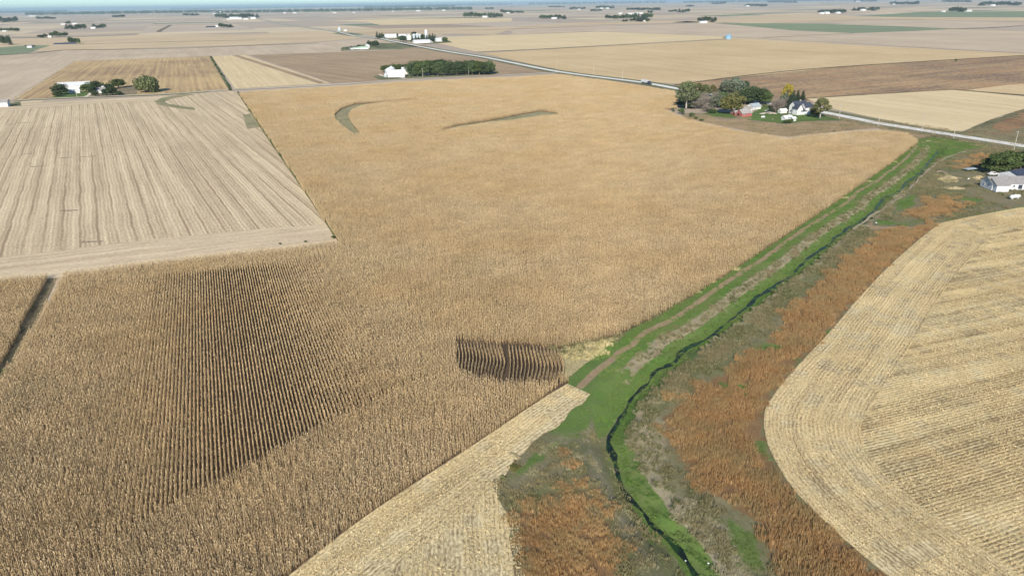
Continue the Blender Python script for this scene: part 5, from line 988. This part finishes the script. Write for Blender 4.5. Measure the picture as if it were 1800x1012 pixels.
strip('track', smooth_line(dd([(95, 476), (58, 552), (5, 655), (-60, 790)]), 3.), [-2., 2.], .06, M['track_weeds'], 'dark grassy track between two corn fields at the left edge', 'track')

# ------------------------------------------------------------------ far farms: tree clumps and white sheds
def clump(x0, x1, yb, h, n, where, sheds=(), col=('dark', 'green', 'dark'), kinds=('round', 'round', 'round', 'spruce')):
    for i in range(n):
        f = (i + .5) / n; x = x0 + (x1 - x0) * f; w = (x1 - x0) / n * 1.5
        T(x + random.uniform(-.3, .3) * w * .5, yb - random.uniform(0, .12) * h, w * random.uniform(.9, 1.25), h * random.uniform(.9, 1.35), random.choice(kinds), random.choice(col), 'dark tree in the clump ' + where, group='trees ' + where)
    for j, (sx, sy, sw, sh, rf) in enumerate(sheds):
        word = ['white', 'second white', 'third white', 'fourth white'][j] if rf != 'navy' else ['dark roofed', 'second dark roofed', 'third dark roofed'][min(j, 2)]
        far_b(sx, sy, sw, sh, word + ' farm building ' + where, roof=rf, d=max(8, sh / ppm(sx, sy) * 1.6))
W = 'whiteroof'
clump(1, 22, 80, 13, 5, 'at the left edge above the green pasture'); far_b(53, 84.5, 7, 5, 'small white house on the green pasture', name='farmhouse', cat='house', roof='grey'); clump(46, 62, 82.5, 3, 3, 'around the small white pasture house')
clump(122, 141, 77.5, 9, 5, 'behind the long dark sheds far left', [(106, 79.5, 18, 3.2, 'navy'), (123, 79, 17, 3.6, 'navy')])
clump(68, 82, 66.5, 5, 3, 'west of the tall far left tree', [(88, 66.5, 5, 3, W)]); clump(90, 117, 65.5, 8, 4, 'around the tall far left tree')
clump(2, 33, 56, 6, 6, 'at the far left edge below the horizon', [(8, 56, 6, 2, W)]); clump(116, 150, 52, 7, 7, 'above the dark tree farm far left', [(132, 43.5, 8, 2.4, W), (112, 44, 8, 2, W)]); clump(116, 124, 42.5, 4, 2, 'behind the far left farm')
clump(163, 184, 50, 5.5, 3, 'beside the lone white shed far left', [(164, 51, 7, 3, W)]); clump(0, 31, 40, 7.5, 6, 'at the far left edge under the horizon')
clump(65, 96, 34.5, 3.6, 7, 'under the long treeline far left', [(57, 29.5, 10, 1.6, W)]); clump(199, 220, 31.5, 4, 4, 'alone in the far left fields'); clump(323, 348, 28, 3.2, 5, 'left of the town')
clump(384, 408, 49, 6, 4, 'beside the long dark shed left of the town', [(371, 50, 15, 3.5, 'navy'), (381, 48, 5, 3, W)])
clump(816, 883, 31.5, 7, 12, 'in the long farm grove left of the picture centre', [(852, 31.5, 8, 3, W), (860, 31, 7, 3, W)]); clump(880, 902, 23.5, 5, 5, 'just below the centre of the horizon', [(893, 24, 5, 2, W)]); clump(900, 919, 23.5, 4, 4, 'right of the horizon centre'); clump(853, 868, 17, 2.6, 4, 'left of the far turbines')
clump(949, 996, 34, 6, 9, 'of the farm in the far fields right of centre', [(973, 34, 7, 3, W), (980, 33.5, 5, 3, W)]); clump(965, 992, 13.5, 2, 6, 'in a thin row near the horizon'); clump(1002, 1028, 17, 3.4, 6, 'near the horizon right of centre', [(1018, 17.5, 5, 1.5, W)]); clump(1038, 1056, 20.5, 3, 4, 'in the low grey clump right of centre'); clump(1048, 1080, 15.5, 4.6, 7, 'with the white sheds near the horizon', [(1057, 16, 5, 2, W), (1068, 16, 5, 2, W)])
clump(1102, 1161, 18.5, 4, 12, 'in the long thin far grove'); clump(1064, 1098, 34.5, 6.5, 7, 'on the west side of the big far farm', [(1090, 25.5, 6, 2.4, W), (1112, 26, 20, 2.6, W), (1125, 25, 10, 2.4, W)]); clump(1098, 1146, 34, 8, 9, 'in the middle of the big far farm', [(1134, 33, 8, 3, W)]); clump(1108, 1140, 38.5, 6, 6, 'on the near side of the big far farm', [(1134, 38.5, 6, 2.4, W)]); clump(1138, 1147, 23.5, 3.6, 3, 'behind the big far farm')
clump(1093, 1103, 38.5, 3, 2, 'in the low patch left of the big far farm'); clump(1176, 1190, 22, 3.5, 3, 'with the small far house', [(1185, 21.5, 5, 2, W)]); clump(1192, 1212, 22.5, 5, 4, 'in the dense clump right of the small far house')
clump(1227, 1248, 39.5, 7.5, 4, 'behind the wide white shed', [(1236, 41.3, 13, 3.6, W)]); clump(1250, 1260, 40, 7, 2, 'right of the wide white shed'); clump(1310, 1348, 12, 4, 8, 'in the thin far farm grove', [(1314, 12, 6, 2, W)]); clump(1205, 1220, 12, 2.6, 3, 'near the horizon above the wide white shed')
clump(1440, 1486, 24, 5.6, 6, 'of the farm left of the green field', [(1444, 25.5, 6, 3.4, W), (1453, 25, 9, 3.6, W), (1473, 24.5, 7, 3, W)]); clump(1499, 1545, 19.5, 5, 8, 'of the long farm near the right horizon', [(1517, 19.5, 9, 3, W), (1537, 18.5, 11, 2.6, W)])
clump(1565, 1615, 8.5, 4.5, 9, 'of the far farm at the right horizon', [(1571, 8.5, 4, 1.6, W), (1590, 8.3, 5, 1.6, W)]); clump(1668, 1698, 21.5, 7, 5, 'between the two white sheds on the green field', [(1658, 21.8, 6, 2.6, W), (1702, 21, 12, 2.8, W)]); clump(1658, 1706, 4.5, 3, 8, 'in the thin grove at the top right'); clump(1722, 1795, 10.5, 5.5, 11, 'in the long grove at the top right', [(1745, 11, 8, 2.8, W)])
clump(1500, 1540, 3.5, 2.4, 6, 'at the top edge right of centre', [(1508, 3.6, 8, 1.5, W)]); clump(1350, 1400, 5.6, 3.4, 8, 'near the horizon right of the thin grove'); clump(1252, 1275, 8, 4, 4, 'on the horizon left of the thin far grove')
# town: water tower, white elevators and roofs
k = ppm(388, 26); g_ = P(388, 27); e = empty('water_tower', (g_[0], g_[1], 0), 0, 'thin pale water tower of the far town', 'water tower')
MB().tube([(0, 0, 0), (0, 0, 30)], 2.6, 10).ob('column', BM['white'], e); MB().lathe([(1.8, 28), (6.5, 31), (8, 35), (6.5, 39), (.1, 41)], 16).ob('tank', BM['white'], e, smooth=True)
for i, (x, y, w, h) in enumerate([(379, 26, 8, 2), (412, 34.5, 15, 4), (420, 34.5, 9, 3), (432, 35, 8, 2.5), (445, 34, 8, 3.5), (403, 35, 8, 2), (500, 24, 4, 2), (518, 24, 6, 2), (588, 23.4, 6, 1.6), (622, 23, 4, 1.6), (690, 21, 3, 1.4), (735, 20.5, 8, 2), (780, 19.5, 5, 2)]):
    far_b(x, y, w, h, 'small white building of the far town on the treeline', d=25, group='white buildings of the far town')
clump(378, 455, 32, 6, 14, 'of the far town around the water tower')
# long treelines close to the horizon: nobody could count these
def wood(x0, x1, yf, yb_, hpx, label, col='dark'):
    r = np.random.default_rng(int(x0) + 900); Q = []; n = int((x1 - x0) * 26)
    x = r.uniform(x0, x1, n); g = .5 + .5 * np.sin(x * .35 + 2 * np.sin(x * .11)); yy = yf + (yb_ - yf) * r.uniform(0, 1, n) + .0145 * (x0 - x)
    keep = r.uniform(size=n) < .25 + .9 * g; x, yy = x[keep], yy[keep]; pts = np.array([P(a, b) for a, b in zip(x, yy)]); s = 1 / np.array([ppm(a, b) for a, b in zip(x, yy)])
    h = r.uniform(.15, 1, len(x)) * hpx * s; c = np.stack([pts[:, 0], pts[:, 1], h], -1); m = len(x)
    t = r.normal(size=(m, 3)); t[:, 2] *= .3; t /= np.linalg.norm(t, axis=1)[:, None]; b = r.normal(size=(m, 3)) * .4 + np.array([0, 0, 1]); k_ = (s * r.uniform(.35, .9, m))[:, None]
    o = quads_obj('far_wood', np.stack([c - t * k_ * 1.6 - b * k_ * .6, c + t * k_ * 1.6 - b * k_ * .6, c + t * k_ + b * k_ * .6, c - t * k_ + b * k_ * .6], 1), [CM[col]]); link(o); tag(o, label, 'treeline', kind='stuff')
wood(45, 380, 27.5, 25.5, 3.2, 'long dark treeline below the left horizon'); wood(-60, 120, 24.5, 23, 2.4, 'thin treeline at the far left horizon'); wood(380, 830, 24, 22.4, 3.4, 'long dark treeline right of the far town'); wood(300, 900, 17.5, 16, 1.6, 'faint distant treeline along the horizon left of centre')
wood(640, 800, 15, 13.2, 2., 'short treeline above the tall silo'); wood(930, 1170, 9, 7.6, 2.2, 'faint distant treeline below the wind turbines'); wood(1200, 1560, 6, 4.6, 2.2, 'distant treeline at the top right of centre')
# ------------------------------------------------------------------ wind turbines on the horizon
tp = None
for i, (x, h) in enumerate([(858, 5), (885, 7), (893, 7), (908, 5), (941, 5), (958, 4), (985, 7), (999, 5), (1014, 6), (1022, 6), (1031, 5), (1041, 6), (1049, 5), (1059, 6), (1072, 5), (1086, 6), (1097, 4), (1108, 5), (1121, 4), (1129, 6), (1142, 4), (1155, 5), (1169, 4), (1184, 4), (1203, 4), (1238, 4), (1262, 4)]):
    y = 21.3 - .0145 * x + 1.9 + (i % 3) * .35; g = P(x, y); 
    e = empty('wind_turbine', (g[0], g[1], 0), random.uniform(-.5, .5), 'faint white wind turbine standing on the hazy horizon', 'wind turbine', 'wind turbines on the horizon'); s = h / ppm(x, y) / 150; e.scale = (s * 1.5, s * 1.5, s * 1.15)
    if tp is None:
        a = MB().tube([(0, 0, 0), (0, 0, 95)], [3.4, 2.2], 10).ob('tower', BM['white'], e); b = MB().box(-2, -6, 93.5, 2, 5, 97.5).ob('nacelle', BM['white'], e); tp = [a, b]
        for j in range(3):
            t = 2 * math.pi * j / 3 + .3; c = MB(); c.v = [(-1.2, 0, 0), (1.4, 0, 0), (2.2, -.3, 12), (.5, -.2, 55), (-.3, 0, 55), (-1.4, .2, 10), (-1.2, .5, 0), (1.4, .5, 0), (2.2, .3, 12), (.5, .2, 55), (-.3, .3, 55), (-1.4, .6, 10)]
            c.f = [(0, 1, 2, 5), (5, 2, 3, 4), (11, 8, 7, 6), (10, 9, 8, 11), (1, 7, 8, 2), (2, 8, 9, 3), (0, 5, 11, 6), (5, 4, 10, 11), (4, 3, 9, 10)]
            o = c.ob('blade', BM['white'], e); o.location = (0, -7, 96); o.rotation_euler = (0, t, 0); tp.append(o)
    else:
        for o in tp: link(o.copy(), e)
    for o in e.children:
        pass
